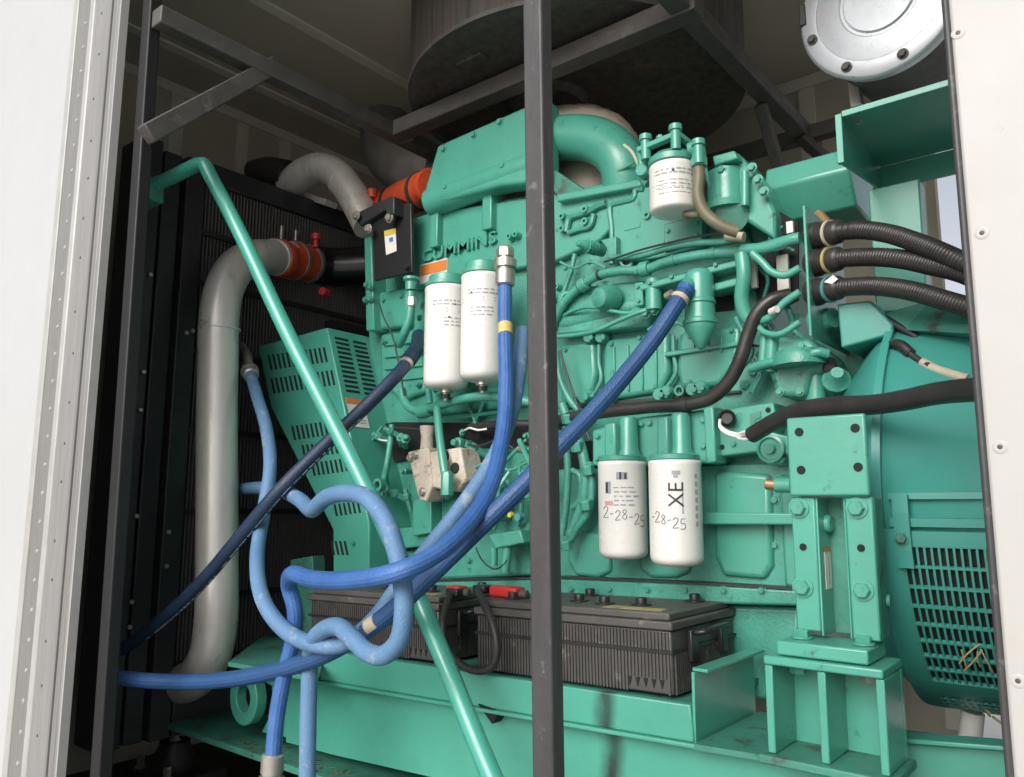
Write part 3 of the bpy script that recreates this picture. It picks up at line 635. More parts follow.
obj('teal_cap', lathe(at(521, 517, 1.62), (0, -1, 0), [(0, .012), (.016, .010)], 12), 'teal', e)
obj('bracket_block', slab([(488, 535), (520, 530), (524, 543), (495, 549)], 1.62, .05), 'green_cast', e, bevel=.004)
obj('drain_wire', tube([(476, 548, 1.64), (482, 560, 1.63), (494, 569, 1.63), (505, 563, 1.63), (509, 552, 1.64)], .0022, 8), 'steel_black', e)
obj('stub', cyl(at(508, 545, 1.64), at(505, 572, 1.64), .012), 'green', e, smooth=True)
obj('stub', cyl(at(494, 548, 1.64), at(494, 566, 1.64), .010), 'green', e, smooth=True)
# tubes between the post and the oil filters
for pts, r in (([(562, 404), (570, 425), (578, 440)], .012), ([(575, 432), (582, 450), (586, 475), (584, 500), (577, 520), (570, 535)], .014), ([(590, 462), (592, 490), (588, 512), (576, 530), (568, 545)], .010), ([(566, 440), (568, 470), (566, 505), (562, 535)], .010), ([(572, 470), (580, 476), (580, 500), (572, 508)], .008), ([(556, 352), (560, 378), (570, 400), (582, 414)], .009)):
    obj('oil_pipe', tube([(x, y, 1.67) for x, y in pts], r, 12), 'green_cast', e, smooth=True)
for p in ((568, 419), (577, 447), (586, 505), (566, 545), (588, 470)): obj('pipe_union', lathe(at(*p, 1.655), (0, -.3, 1), [(-.012, .012), (-.01, .017), (.012, .017), (.014, .012)], 6), 'green', e, bevel=.001)
obj('gap_shade_slab', slab([(556, 445), (596, 440), (596, 540), (556, 545)], YE - .011, .008), 'dark_void', e)  # another sheet of painted shade, behind the oil pipes
# oil filter head
obj('filter_head', slab([(592, 430), (640, 417), (714, 408), (716, 463), (592, 466)], 1.66, .10), 'green', e, bevel=.006)
obj('filter_head_end', slab([(703, 408), (713, 406), (716, 462), (706, 464)], 1.635, .06), 'green', e, bevel=.004)
for x0 in (604, 656.5):
    obj('head_lug', slab([(x0, 424 - (x0 > 640) * 6), (x0 + 11, 422 - (x0 > 640) * 6), (x0 + 12, 459), (x0, 460)], 1.60, .07), 'green', e, bevel=.005)
    c0, c1 = at(x0 + 25, 457, 1.64), at(x0 + 25, 421 - (x0 > 640) * 4, 1.64)
    obj('head_pillar', lathe(c0, (0, 0, 1), [(0, .03), (.02, .023), ((c1 - c0).length, .022), ((c1 - c0).length + .008, .018)], 24), 'green', e, smooth=True)
# sender pad right of the filters
obj('sender_pad', slab([(714, 411), (773, 402), (777, 420), (770, 432), (788, 436), (790, 452), (782, 464), (768, 466), (757, 452), (716, 457)], 1.665, .08), 'green', e, bevel=.004)
obj('pad_recess', slab([(750, 414), (760, 411), (761, 417), (755, 420), (756, 430), (766, 437), (748, 440), (742, 436), (750, 430)], 1.662, .002), 'green_dirty', e)
obj('big_boss', lathe(at(772, 449, 1.665), (0, -1, 0), [(0, .03), (.012, .03), (.014, .024), (.008, .022), (.008, .012), (.02, .011), (.02, 0)], 32), 'green', e, smooth=True)
for p in ((768, 410), (722, 447), (784, 455)): obj('hole', lathe(at(*p, 1.664), (0, -1, 0), [(0, .0058), (.0012, .005)], 16), 'dark_void', e)
bolt(e, at(734, 444, 1.665), .006, m='green', washer=False)
cn = obj('connector', lathe(at(727, 419, 1.66), (.4, -1, 0), [(0, .02), (.025, .019), (.03, .014), (.02, .012)], 20), 'plastic', e, smooth=True)
for dy in (0, 2.5): obj('lead', tube([(720, 419, 1.61), (720, 425 + dy, 1.61), (727, 431 + dy, 1.61), (738, 434 + dy, 1.61), (749, 434 + dy * .4, 1.59)], .0032, 8), 'paper', cn)
# crankcase: recessed panels, rib, pan rail
obj('crankcase', slab([(545, 470), (800, 462), (800, 590), (545, 584)], YE - .02, .04), 'green_dirty' if False else 'green_cast', e, bevel=.004)
for px in ([(568, 530), (610, 534), (610, 572), (598, 578), (575, 576), (567, 562)], [(638, 552), (686, 556), (690, 572), (676, 578), (650, 578), (639, 570)]):
    obj('panel', slab(px, YE - .032, .03), 'green', e, bevel=.010, seg=3)
obj('panel', slab([(714, 470), (770, 474), (772, 566), (764, 580), (722, 576), (714, 556)], YE - .035, .03), 'green', e, bevel=.012, seg=3)
obj('panel', slab([(778, 474), (800, 476), (800, 590), (784, 586)], YE - .028, .03), 'green', e, bevel=.008)
obj('rail_rib', slab([(690, 512), (798, 513), (798, 525), (690, 524.5)], YE - .075, .06), 'green', e, bevel=.004)
obj('copper_plug', cyl(at(766, 484, 1.63), at(776, 485, 1.63), .012, 12), 'brass', e, bevel=.002)
obj('plug_stub', cyl(at(776, 485, 1.63), at(792, 485, 1.63), .016, 16), 'green', e, smooth=True)
obj('pan_rail', slab([(395, 582), (560, 578), (700, 584), (800, 590), (800, 606), (395, 596)], YE - .06, .10), 'green_cast', e, bevel=.006)
obj('oil_pan', slab([(395, 597), (800, 607), (800, 700), (395, 700)], YE - .02, .4), 'green_cast', e, bevel=.01)
for x in range(420, 800, 38): bolt(e, at(x, 589 + (x - 600) * .008, YE - .06), .007, m='green_cast')
obj('leg_plate', slab([(412, 500), (431, 498), (431, 533), (413, 536)], 1.66, .06), 'green', e, bevel=.003)
obj('low_bracket', slab([(372, 530), (430, 526), (436, 545), (372, 552)], 1.68, .05), 'green_cast', e, bevel=.005)
obj('low_bracket', slab([(370, 552), (480, 548), (480, 590), (370, 592)], 1.71, .05), 'green_cast', e, bevel=.005)
obj('pulley_housing', slab([(440, 500), (553, 490), (553, 575), (440, 580)], 1.70, .06), 'green_cast', e, bevel=.01)
# right end: head plate, gallery, gland plate, gear housing
obj('gear_housing', slab([(700, 205), (748, 190), (778, 212), (782, 262), (760, 300), (752, 330), (745, 360), (700, 330)], YE + .02, .3), 'green_cast', e, bevel=.01)
obj('gland_plate', box(*(lambda a, b: (a.x - .006, a.x, 1.555, 1.80, b.z, a.z))(at(805, 205, 1.555), at(805, 337, 1.555))), 'green', e, bevel=.002)
obj('gallery_pipe', tube([(742, 254, 1.63), (744, 275, 1.63), (742, 300, 1.64), (748, 318, 1.65), (762, 325, 1.66)], .0165, 18), 'green', e, smooth=True)
obj('gallery_pipe', tube([(752, 253, 1.62), (762, 262, 1.62), (772, 272, 1.62), (785, 275, 1.62), (800, 268, 1.62)], .0085, 14), 'green', e, smooth=True)
obj('gallery_pipe', tube([(758, 322, 1.64), (772, 316, 1.63), (784, 303, 1.63), (800, 292, 1.63)], .0085, 14), 'green', e, smooth=True)
obj('gallery_pipe', tube([(755, 322, 1.64), (764, 332, 1.63), (780, 334, 1.62), (800, 322, 1.62)], .007, 14), 'green', e, smooth=True)
obj('gland_elbow', tube([(742, 250, 1.63), (770, 247, 1.62), (790, 240, 1.61), (800, 238, 1.61)], .0125, 16), 'green', e, smooth=True)
obj('gear_case', slab([(762, 335), (808, 338), (830, 356), (832, 372), (812, 374), (806, 398), (776, 396), (768, 372)], YE - .09, .12), 'green_cast', e, bevel=.012, seg=3)
obj('gear_cap', lathe(at(800, 366, YE - .10), (0, 0, 1), [(0, .055), (.02, .055), (.032, .045), (.036, 0)], 28), 'green_cast', e, smooth=True)
obj('gear_leg', cyl(at(816, 402, YE - .06), at(816, 372, YE - .06), .022), 'green', e, smooth=True)
obj('gear_leg', cyl(at(773, 334, YE - .09), at(770, 372, YE - .09), .014), 'green', e, smooth=True)
obj('gear_leg', cyl(at(765, 334, YE - .09), at(762, 372, YE - .09), .010), 'green', e, smooth=True)
obj('fuel_line', tube([(752, 368, 1.64), (772, 362, 1.62), (800, 359, 1.61), (818, 352, 1.61), (828, 354, 1.62)], .010, 12), 'green', e, smooth=True)
obj('sender', lathe(at(836, 384, 1.66), (.3, -.8, .3), [(-.05, .018), (0, .02), (.012, .028), (.02, .028), (.026, .02), (.05, .012)], 20), 'green_cast', e, smooth=True)
obj('sender', lathe(at(828, 362, 1.66), (.3, -.5, -.8), [(0, .015), (.03, .015), (.034, .01)], 14), 'conduit', e, smooth=True)
obj('plug_cup', lathe(at(817, 322, 1.66), (1, -.5, 0), [(0, .03), (.02, .03), (.028, .022), (.045, .02), (.045, 0)], 28), 'green', e, smooth=True)
for p in ((746, 385), (754, 372)): bolt(e, at(*p, 1.70), .011, m='green')
for px in ([(752, 360), (760, 376), (748, 392)], [(764, 360), (758, 380), (752, 392)]): ridge(px, 1.69, .006)
random.seed(5)
for k in range(7):
    x, y = random.uniform(756, 798), random.uniform(212, 330)
    obj('small_pipe', tube([(x, y, 1.70), (x + random.uniform(-12, 12), y + 12, 1.68), (x + random.uniform(-16, 16), y + random.uniform(20, 40), 1.70)], random.uniform(.004, .007), 8), 'green_cast', e, smooth=True)
for x0, y0_, x1, y1_ in ((750, 258, 757, 287), (776, 256, 789, 290), (768, 214, 776, 228), (786, 222, 793, 232)): obj('pale_terminal', rect(x0, y0_, x1, y1_, 1.68, .01), 'paper', e)
obj('gap_shade_slab', slab([(752, 258), (798, 244), (798, 300), (760, 318)], 1.715, .008), 'dark_void', e)  # painted shade behind the gallery pipes
obj('gap_shade_slab', slab([(768, 205), (798, 222), (798, 236), (770, 232)], 1.70, .008), 'dark_void', e)  # same, a near-black sheet for the shade higher up
# thermostat / fuel shutoff tower at upper right
obj('thermostat_housing', slab([(714, 160), (736, 151), (762, 180), (775, 212), (775, 240), (748, 222), (716, 212)], 1.66, .12), 'green', e, bevel=.008)
obj('thermostat_lid', slab([(712, 156), (734, 150), (738, 158), (714, 166)], 1.63, .14), 'green', e, bevel=.004)
obj('thermostat_drum', lathe(at(728, 212, 1.68), (0, 0, 1), [(0, .055), (.015, .058), (.02, .045), (.095, .045)], 28), 'green', e, smooth=True)
obj('dark_port', lathe(at(732, 216, 1.655), (.2, -1, -.3), [(0, .038), (.006, .038), (.006, 0)], 24), 'green_dirty', e)
obj('post_stay', cyl(at(745, 172, 1.64), at(745, 206, 1.64), .009), 'green', e, smooth=True)
obj('post_stay', tube([(704, 166, 1.66), (710, 185, 1.65), (716, 200, 1.65)], .006, 8), 'green', e, smooth=True)
for p in ((752, 168), (758, 180), (764, 192), (722, 170)): bolt(e, at(*p, 1.64), .009, m='green')
obj('pale_wrap', cyl(at(726, 236, 1.64), at(744, 237, 1.64), .011), 'cream', e, smooth=True)
# zip ties, thin wires, studs and cast ribs over the side of the block
lp = spline(pts3(loom_path), 8)
for k in (14, 24, 33, 46, 58, 70, 80):
    obj('cable_tie', lathe(lp[k], lp[k + 1] - lp[k - 1], [(-.004, .0138), (.004, .0138)], 16), 'green_cast' if k % 3 else 'rubber', e, smooth=True)
for pts, r, m_ in (([(604, 262), (640, 250), (668, 243), (700, 236), (738, 232)], .0028, 'rubber'), ([(560, 350), (566, 372), (575, 398), (584, 425), (590, 440)], .003, 'rubber'), ([(378, 300), (384, 318), (392, 335), (398, 360), (404, 395)], .0028, 'rubber'), ([(455, 440), (478, 446), (500, 440), (520, 452), (545, 446)], .003, 'rubber'), ([(742, 335), (752, 345), (768, 346), (790, 352), (815, 350)], .003, 'rubber'), ([(560, 262), (575, 268), (590, 262), (606, 268)], .0035, 'green_cast'), ([(470, 470), (490, 462), (510, 470), (530, 462), (550, 468)], .004, 'green_cast'), ([(462, 500), (485, 492), (510, 500), (548, 490)], .0045, 'green_cast'), ([(648, 330), (662, 322), (680, 324), (700, 340)], .004, 'green_cast')):
    obj('thin_wire' if m_ == 'rubber' else 'thin_pipe', tube([(x, y, 1.655) for x, y in pts], r, 8), m_, e, smooth=True)
for p in ((650, 283), (672, 277), (694, 271), (716, 265), (738, 260)): bolt(e, at(*p, YE - .10), .0055, m='green_cast', washer=False, name='stud')
for p in ((566, 268), (590, 262), (616, 256), (640, 250)): bolt(e, at(*p, YH), .0065, m='green_cast', name='stud')
for p in ((416, 300), (420, 318), (384, 300), (402, 296), (384, 342), (416, 336), (418, 384), (390, 376), (436, 390), (470, 386), (500, 384), (436, 410), (500, 400)): bolt(e, at(*p, YE - .03), .0075, m='green_cast', name='stud')
for p in ((566, 350), (566, 396), (640, 338), (612, 344), (656, 386), (690, 336), (732, 330), (734, 356), (690, 382)): bolt(e, at(*p, YE - .02), .006, m='green_cast', washer=False, name='stud')
for x in (612, 626, 640, 654): obj('cast_rib', slab([(x, 346 - (x - 612) * .12), (x + 2.2, 346 - (x - 612) * .12), (x + 3, 392 - (x - 612) * .1), (x + .8, 392 - (x - 612) * .1)], YE - .026, .012), 'green', e, bevel=.002)
for x in (692, 706, 720): obj('cast_rib', slab([(x, 336), (x + 2.2, 336), (x + 2.2, 352), (x, 352)], YE - .026, .012), 'green', e, bevel=.002)
for y in (344, 356, 368, 380): obj('cast_rib', slab([(384, y), (422, y - 4), (422, y - 2), (384, y + 2)], YE - .028, .014), 'green', e, bevel=.002)
for p in ((768, 342), (802, 346), (826, 366), (780, 392), (800, 392), (770, 362)): bolt(e, at(*p, YE - .09), .007, m='green', name='stud')
obj('gasket_line', slab([(558, 406), (740, 390), (740, 392.5), (558, 409)], YE - .012, .01), 'rubber', e)
obj('gasket_line', slab([(395, 580.5), (560, 576.5), (700, 582.5), (800, 588.5), (800, 590.2), (700, 584.4), (560, 578.4), (395, 582.4)], YE - .063, .06), 'rubber', e)
for p in ((704, 420), (704, 446), (598, 436), (598, 458), (642, 424), (650, 423)): bolt(e, at(*p, 1.66), .007, m='green', name='stud')
for x, y in ((700, 478), (700, 540), (775, 500), (775, 545), (560, 520), (625, 548)): bolt(e, at(x, y, YE - .02), .008, m='green', name='stud')
for p in ((470, 505), (500, 500), (535, 498), (545, 540), (470, 560), (510, 572)): bolt(e, at(*p, 1.70), .008, m='green_cast', name='stud')
# exhaust elbow
obj('crossover_elbow', tube([(520, 142, 1.76), (560, 138, 1.76), (590, 139, 1.76), (610, 148, 1.76), (623, 165, 1.76), (628, 200, 1.78)], .064, 36), 'green', e, smooth=True)
obj('elbow_flange', slab([(552, 168), (588, 192), (560, 200), (552, 190)], 1.70, .05), 'green_dirty', e, bevel=.004)
obj('elbow_bead', tube([(608, 174, 1.715), (620, 170, 1.705), (634, 162, 1.71)], .0035, 8), 'green', e, smooth=True)

# lagged exhaust behind the elbow
t = thing('exhaust_pipe', 'beige lagged exhaust pipe curving behind the green elbow', 'exhaust', at(590, 130, 2.0))
bm = bmesh.new(); a_sweep(bm, spline(pts3([(535, 150, 1.97), (562, 144, 1.97), (590, 145, 1.97), (603, 156, 1.97), (605, 185, 1.97), (603, 230, 1.98)]), 8), .118, 30); crinkle(bm, .003)
obj('lagging', bm, 'beige', t, smooth=True)
obj('turbo_shell', lathe(at(580, 186, 1.86), (.1, -1, -.1), [(-.04, .1), (0, .1), (.02, .085), (.03, .05), (.032, 0)], 32), 'beige', t, smooth=True)

# black control module with its label
t = thing('control_module', 'flat black control box with a yellow and white label on the engine end', 'control box', at(392, 270, 1.62))
obj('case', prism([at(372, 203, 1.64), at(411, 203, 1.64), at(412, 272, 1.64), at(374, 281, 1.64)], (0, .012, 0)), 'plastic', t, bevel=.003)
def strip3(name, px, Y, m, par): return obj(name, slab(px, Y, .001), m, par)
strip3('label', [(384, 231), (395.5, 228), (396.5, 251), (386, 255)], 1.638, 'paper', t)
strip3('label_band', [(384, 231), (395.5, 228), (396, 233), (384.5, 236)], 1.6365, 'sticker_yellow', t)
strip3('label_print', [(389, 238), (392.5, 237), (393, 241), (389.4, 242)], 1.6365, 'ink_blue', t)
obj('top_clamp', prism([at(352, 215, 1.62), at(390, 196, 1.62), at(394, 204, 1.62), at(360, 226, 1.62)], (0, .08, 0)), 'steel_black', t, bevel=.004)
obj('top_clamp', prism([at(385, 198, 1.60), at(394, 196, 1.60), at(394, 214, 1.60), at(386, 214, 1.60)], (0, .06, 0)), 'steel_black', t, bevel=.003)
for p in ((369, 229), (390, 218), (357, 216)): bolt(t, at(*p, 1.61), .012, m='steel')
bolt(t, at(408, 267, 1.638), .009, m='plastic')

# ------------------------------------------------------------------ spin-on filters
def wrapped(name, body, size, m, parent, c, r, zoff, ang, rot=0, sx=1.):
    """print text on an upright can: c axis point, ang = bearing of the text middle"""
    cu = bpy.data.curves.new(name, 'FONT'); cu.body = body; cu.size = size; cu.align_x = 'CENTER'; cu.align_y = 'CENTER'; cu.resolution_u = 3
    tt = bpy.data.objects.new(name + '_curve', cu); COL.objects.link(tt)
    dg = bpy.context.evaluated_depsgraph_get()
    me = bpy.data.meshes.new_from_object(tt.evaluated_get(dg)); bpy.data.objects.remove(tt)
    bm = bmesh.new(); bm.from_mesh(me); bpy.data.meshes.remove(me)
    bmesh.ops.subdivide_edges(bm, edges=[ed for ed in bm.edges if ed.calc_length() > .01], cuts=2)
    cs, sn = math.cos(rot), math.sin(rot)
    for v in bm.verts:
        x, y = v.co.x * sx, v.co.y
        x, y = x * cs - y * sn, x * sn + y * cs
        a_ = ang + x / r
        v.co = Vector((c[0] + (r + .0007) * math.cos(a_), c[1] + (r + .0007) * math.sin(a_), c[2] + zoff + y))
    return obj(name, bm, m, parent)
def patch(name, w, h, m, parent, c, r, zoff, ang, lift=.0006):
    bm = bmesh.new(); n = 6; va = []
    for i in range(n + 1):
        a_ = ang + (i / n - .5) * w / r
        va.append([bm.verts.new((c[0] + (r + lift) * math.cos(a_), c[1] + (r + lift) * math.sin(a_), c[2] + zoff + s * h / 2)) for s in (-1, 1)])
    for i in range(n): bm.faces.new((va[i][0], va[i + 1][0], va[i + 1][1], va[i][1]))
    return obj(name, bm, m, parent)
def bearing(c): d = Vector((0, 0, 0)) - Vector((c[0], c[1], 0)); return math.atan2(d.y, d.x)   # towards the doorway
def can(parent, c, r, h, m='white_can', dome=.30):
    """hanging canister, rolled top seam, domed bottom; c = centre of its top"""
    return obj('can', lathe(c, (0, 0, -1), [(-.001, r * .9), (0, r * .985), (.003, r * 1.012), (.010, r * 1.012), (.013, r), (h * .90, r), (h * .93, r * .985), (h * .957, r * .93), (h * .978, r * .82), (h * .992, r * .64), (h, r * .4), (h * 1.003, 0)], 48), m, parent, smooth=True)
def print_lines(parent, c, r, z0, rows, ang, w, m='ink_pale', hh=.004, dz=.010, seed=1):
    rnd = random.Random(seed)
    for k in range(rows):
        a_ = ang - w / 2 / r + rnd.uniform(0, .05)
        while a_ < ang + w / 2 / r:
            ww = rnd.uniform(.006, .018)
            patch('print_line', ww, hh * rnd.uniform(.6, 1), m, parent, c, r, z0 - k * dz, a_ + ww / 2 / r)
            a_ += ww / r + rnd.uniform(.03, .12)

def scrawl(parent, c, size, z, a0, seed, words='2-28-25'):
    rn = random.Random(seed); a_ = a0
    STR = {'2': [(0, .75), (.25, 1), (.5, .8), (.35, .45), (0, 0), (.55, .03)], '8': [(.45, .85), (.2, 1), (.05, .78), (.4, .4), (.45, .1), (.2, 0), (.02, .2), (.4, .7), (.45, .85)], '5': [(.5, 1), (.1, .97), (.08, .55), (.4, .55), (.48, .2), (.25, 0), (0, .08)], '-': [(0, .45), (.35, .5)]}
    bm = bmesh.new(); rf = rr + .0006
    for k, ch in enumerate(words):
        dz = -k * .0034 + rn.uniform(-.003, .003); sc = size * rn.uniform(.85, 1.1); q = []
        for x, y in STR[ch]:
            aa = a_ + x * sc / rr; q.append(Vector((c[0] + rf * math.cos(aa), c[1] + rf * math.sin(aa), c[2] + z + dz + (y - .5) * sc)))
        a_sweep(bm, spline(q, 5), .0008, 6)
        a_ += (.72 if ch != '-' else .55) * sc / rr
    return obj('lettering', bm, 'ink_hand', parent, smooth=True)
# two oil filters low on the block: one built, its copy printed differently
ct = at(622, 462, 1.64); rr = .0575
b2 = at(622, 557.5, 1.64); hh = ct.z - b2.z + .004
t1 = thing('oil_filter', 'white oil filter can with small grey code blocks, beside the upright post side', 'oil filter', ct, 'white oil filters low on the engine block')
can(t1, ct, rr, hh)
obj('top_plate', lathe(ct, (0, 0, 1), [(.0, rr * .9), (.003, rr * .97), (.012, rr * .97), (.014, rr * .9)], 40), 'green', t1, smooth=True)
ct2 = at(674.5, 461, 1.59)
t2 = t1.copy(); COL.objects.link(t2); t2.location = ct2; LOC[t2.name] = Vector(ct2)
t2['label'] = 'white oil filter can with bold dark XE printed sideways, nearer the mount column'
for ch in list(t1.children):
    c_ = ch.copy(); COL.objects.link(c_); c_.parent = t2
bg = bearing(ct)
patch('code_block', .026, .017, 'ink_pale', t1, ct, rr, -.035, bg - .02); patch('code_block', .005, .017, 'ink', t1, ct, rr, -.035, bg - .08, .0009)
patch('code_block', .005, .014, 'ink', t1, ct, rr, -.036, bg + .12, .0009)
patch('code_block', .016, .028, 'ink_pale', t1, ct, rr, -.062, bg - .62); patch('code_block', .006, .024, 'ink', t1, ct, rr, -.062, bg - .66, .0009)
patch('red_print', .022, .010, 'ink_pink', t1, ct, rr, -.098, bg - .58)
print_lines(t1, ct, rr, -.062, 5, bg + .05, .05, seed=3)
scrawl(t1, ct, .024, -.116, bg - .86, 8)
bg2 = bearing(ct2)
wrapped('print', 'XE', .047, 'ink', t2, ct2, rr, -.075, bg2 + .05, math.pi / 2, .95)
patch('print_block', .018, .009, 'ink_pale', t2, ct2, rr, -.028, bg2 + .04); patch('print_block', .010, .005, 'ink_pale', t2, ct2, rr, -.036, bg2 + .02, .0009)
for k in range(7): patch('print_block', .008, .010, 'ink_pale', t2, ct2, rr, -.035 - .017 * k, bg2 + .86)
for k in range(11): patch('fine_print', .0035, .005, 'ink_pale', t2, ct2, rr, -.05 - .0062 * k, bg2 + .26)
print_lines(t2, ct2, rr, -.03, 10, bg2 - .62, .035, m='cream_can', seed=5)
scrawl(t2, ct2, .021, -.119, bg2 - 1.05, 14, '-28-25')

# two fuel filters high on the left
def fuel(px, ptop, pbot, Y, rpx, label, seed):
    c = at(px, ptop, Y); b = at(px, pbot, Y); h = c.z - b.z
    tt = thing('fuel_filter', label, 'fuel filter', c, 'tall white fuel filters')
    r = rpx
    can(tt, c, r, h)
    obj('head', lathe(c, (0, 0, 1), [(.0, r * .9), (.004, r), (.014, r), (.017, r * .86), (.034, r * .84), (.038, r * .7)], 36), 'green', tt, smooth=True)
    dv = obj('drain_valve', lathe(c + Vector((0, 0, -h)), (0, 0, -1), [(-.004, .018), (.008, .018), (.010, .011), (.022, .011), (.024, .007), (.03, .006)], 14), 'steel', tt, smooth=True)
    obj('drain_knob', lathe(c + Vector((0, 0, -h - .012)), (0, 0, -1), [(0, .014), (.012, .013)], 12), 'plastic', dv)
    a_ = bearing(c)
    print_lines(tt, c, r, -.05, 2, a_ + .1, .10, seed=seed, hh=.005)
    for zz in (-.073, -.081): patch('print_band', .2, .0018, 'ink_pale', tt, c, r, zz, a_)
    print_lines(tt, c, r, -.10, 3, a_ + (.3 if seed == 21 else -.1), .06, seed=seed + 1, hh=.004)
    if seed == 21: patch('print_mark', .006, .005, 'ink', tt, c, r, -.098, a_ + .1); patch('print_mark', .006, .004, 'ink', tt, c, r, -.06, a_ + .35)
    else: patch('print_mark', .005, .005, 'ink', tt, c, r, -.058, a_ - .55)
    return tt
fuel(447.5, 289, 390, 1.60, .064, 'tall white fuel filter farther left, behind the caution sticker end, small drain below', 21)
fuel(483.5, 277, 382, 1.585, .0605, 'tall white fuel filter beside the blue hose with the metal end fitting', 31)

# coolant filter high up, hanging in a green cage
cc = at(672.5, 168, 1.60)
t = thing('coolant_filter', 'short cream white filter hanging under green cage at the top of the engine', 'coolant filter', cc)
rc = .0545
can(t, cc, rc, cc.z - at(673, 215, 1.60).z, 'cream_can')
obj('mount_head', lathe(cc, (0, 0, 1), [(0, rc * .9), (.004, rc * 1.04), (.018, rc * 1.04), (.03, rc * .8), (.036, .03)], 32), 'green', t, smooth=True)
ab = bearing(cc)
patch('print_band', .11, .0016, 'ink_pale', t, cc, rc, -.058, ab); patch('print_band', .11, .0016, 'ink_pale', t, cc, rc, -.066, ab)
print_lines(t, cc, rc, -.024, 2, ab, .09, seed=9, hh=.005, dz=.009); patch('print_mark', .006, .007, 'ink', t, cc, rc, -.028, ab + .02)
print_lines(t, cc, rc, -.05, 4, ab + .1, .08, seed=12, hh=.003)
cage = obj('cage', prism([at(636, 147, 1.55), at(676, 130, 1.55), at(676, 135, 1.55), at(637, 152, 1.55)], (0, .02, 0)), 'green', t, bevel=.002)
obj('cage_bar', prism([at(673, 131, 1.555), at(679, 130, 1.555), at(697, 144, 1.62), at(692, 148, 1.62)], (0, 0, -.012)), 'green', t, bevel=.002)
for p, y1_ in (((646, 141), 160), ((676, 131), 150), ((699, 146), 164)):
    obj('cage_post', lathe(at(p[0], y1_, 1.56), (0, 0, 1), [(0, .012), (at(p[0], p[1], 1.56).z - at(p[0], y1_, 1.56).z, .012), (at(p[0], p[1], 1.56).z - at(p[0], y1_, 1.56).z + .001, .016), (at(p[0], p[1], 1.56).z - at(p[0], y1_, 1.56).z + .014, .015)], 14), 'green', t, smooth=True)
bolt(t, at(660, 139, 1.56), .008, (0, 0, 1), 'green')
obj('elbow_fitting', tube([(690, 150, 1.57), (697, 147, 1.57), (699, 155, 1.57), (699, 163, 1.57)], .016, 14), 'green', t, smooth=True)
obj('side_valve', tube([(640, 150, 1.60), (642, 165, 1.59), (643, 180, 1.60), (648, 184, 1.60)], .010, 10), 'green', t, smooth=True)
obj('side_valve', lathe(at(645, 172, 1.59), (0, -1, 0), [(0, .018), (.02, .016)], 10), 'green', t, bevel=.002)
obj('sight_tube', tube([(624, 145, 1.62), (632, 152, 1.61), (640, 168, 1.60)], .004, 8), 'cream', t, smooth=True)
t = thing('coolant_hose', 'olive rubber hose dropping beside the cream filter to the engine', 'hose', at(700, 200, 1.57))
obj('hose', tube([(699, 160, 1.57), (699, 178, 1.57), (698, 195, 1.57), (703, 210, 1.57), (715, 222, 1.57), (728, 229, 1.58), (738, 232, 1.59)], .0135, 14), 'rust', t, smooth=True)
obj('end_ferrule', cyl(at(699, 158, 1.57), at(699, 167, 1.57), .018), 'green', t, bevel=.002)
obj('branch', tube([(684, 214, 1.60), (694, 215, 1.60), (706, 213, 1.59)], .008, 10), 'rust', t, smooth=True)

# ------------------------------------------------------------------ belt guard
YG = 1.57
t = thing('belt_guard', 'green slotted sheet metal fan guard between the radiator and the engine', 'guard', at(325, 500, YG))
gp = [(258, 346), (327, 327.5), (369, 523), (369, 573), (333, 574), (333, 530), (271, 408)]
ext = .33
obj('casing', slab(gp, YG, ext), 'green_sheet', t, bevel=.004)
def quad_on(Y, cx, cy, w, h, sl=0.):    # slot outline on the front face
    return [at(cx - w / 2, cy - h / 2 - sl * w / 2, Y), at(cx + w / 2, cy - h / 2 + sl * w / 2, Y), at(cx + w / 2 + h * .21, cy + h / 2 + sl * w / 2, Y), at(cx - w / 2 + h * .21, cy + h / 2 - sl * w / 2, Y)]
bm = bmesh.new()
def edge_x(y): return 327.5 + (y - 327.5) * (369 - 327) / (523 - 327.5)
def left_x(y): return 258 + max(0, y - 346) * .12 if y < 408 else 271 + (y - 408) * (333 - 271) / (530 - 408)
for yc, hs in ((358, 15), (382, 15), (432, 14), (452, 13), (471, 13), (515, 12)):
    x = left_x(yc) + 9
    while x < edge_x(yc) - 6:
        sl = -.14
        yy = yc + (x - 300) * sl
        a_prism(bm, quad_on(YG - .0008, x, yy, 2.1, hs), (0, .0006, 0)); x += 4.6
    obj('louvre', bm, 'dark_void', t); bm = bmesh.new()
for yc in (548,):
    for x in (327, 331.5, 336, 340.5): a_prism(bm, quad_on(YG - .0008, x + 4, yc, 2.2, 14), (0, .0006, 0))
obj('louvre', bm, 'dark_void', t)
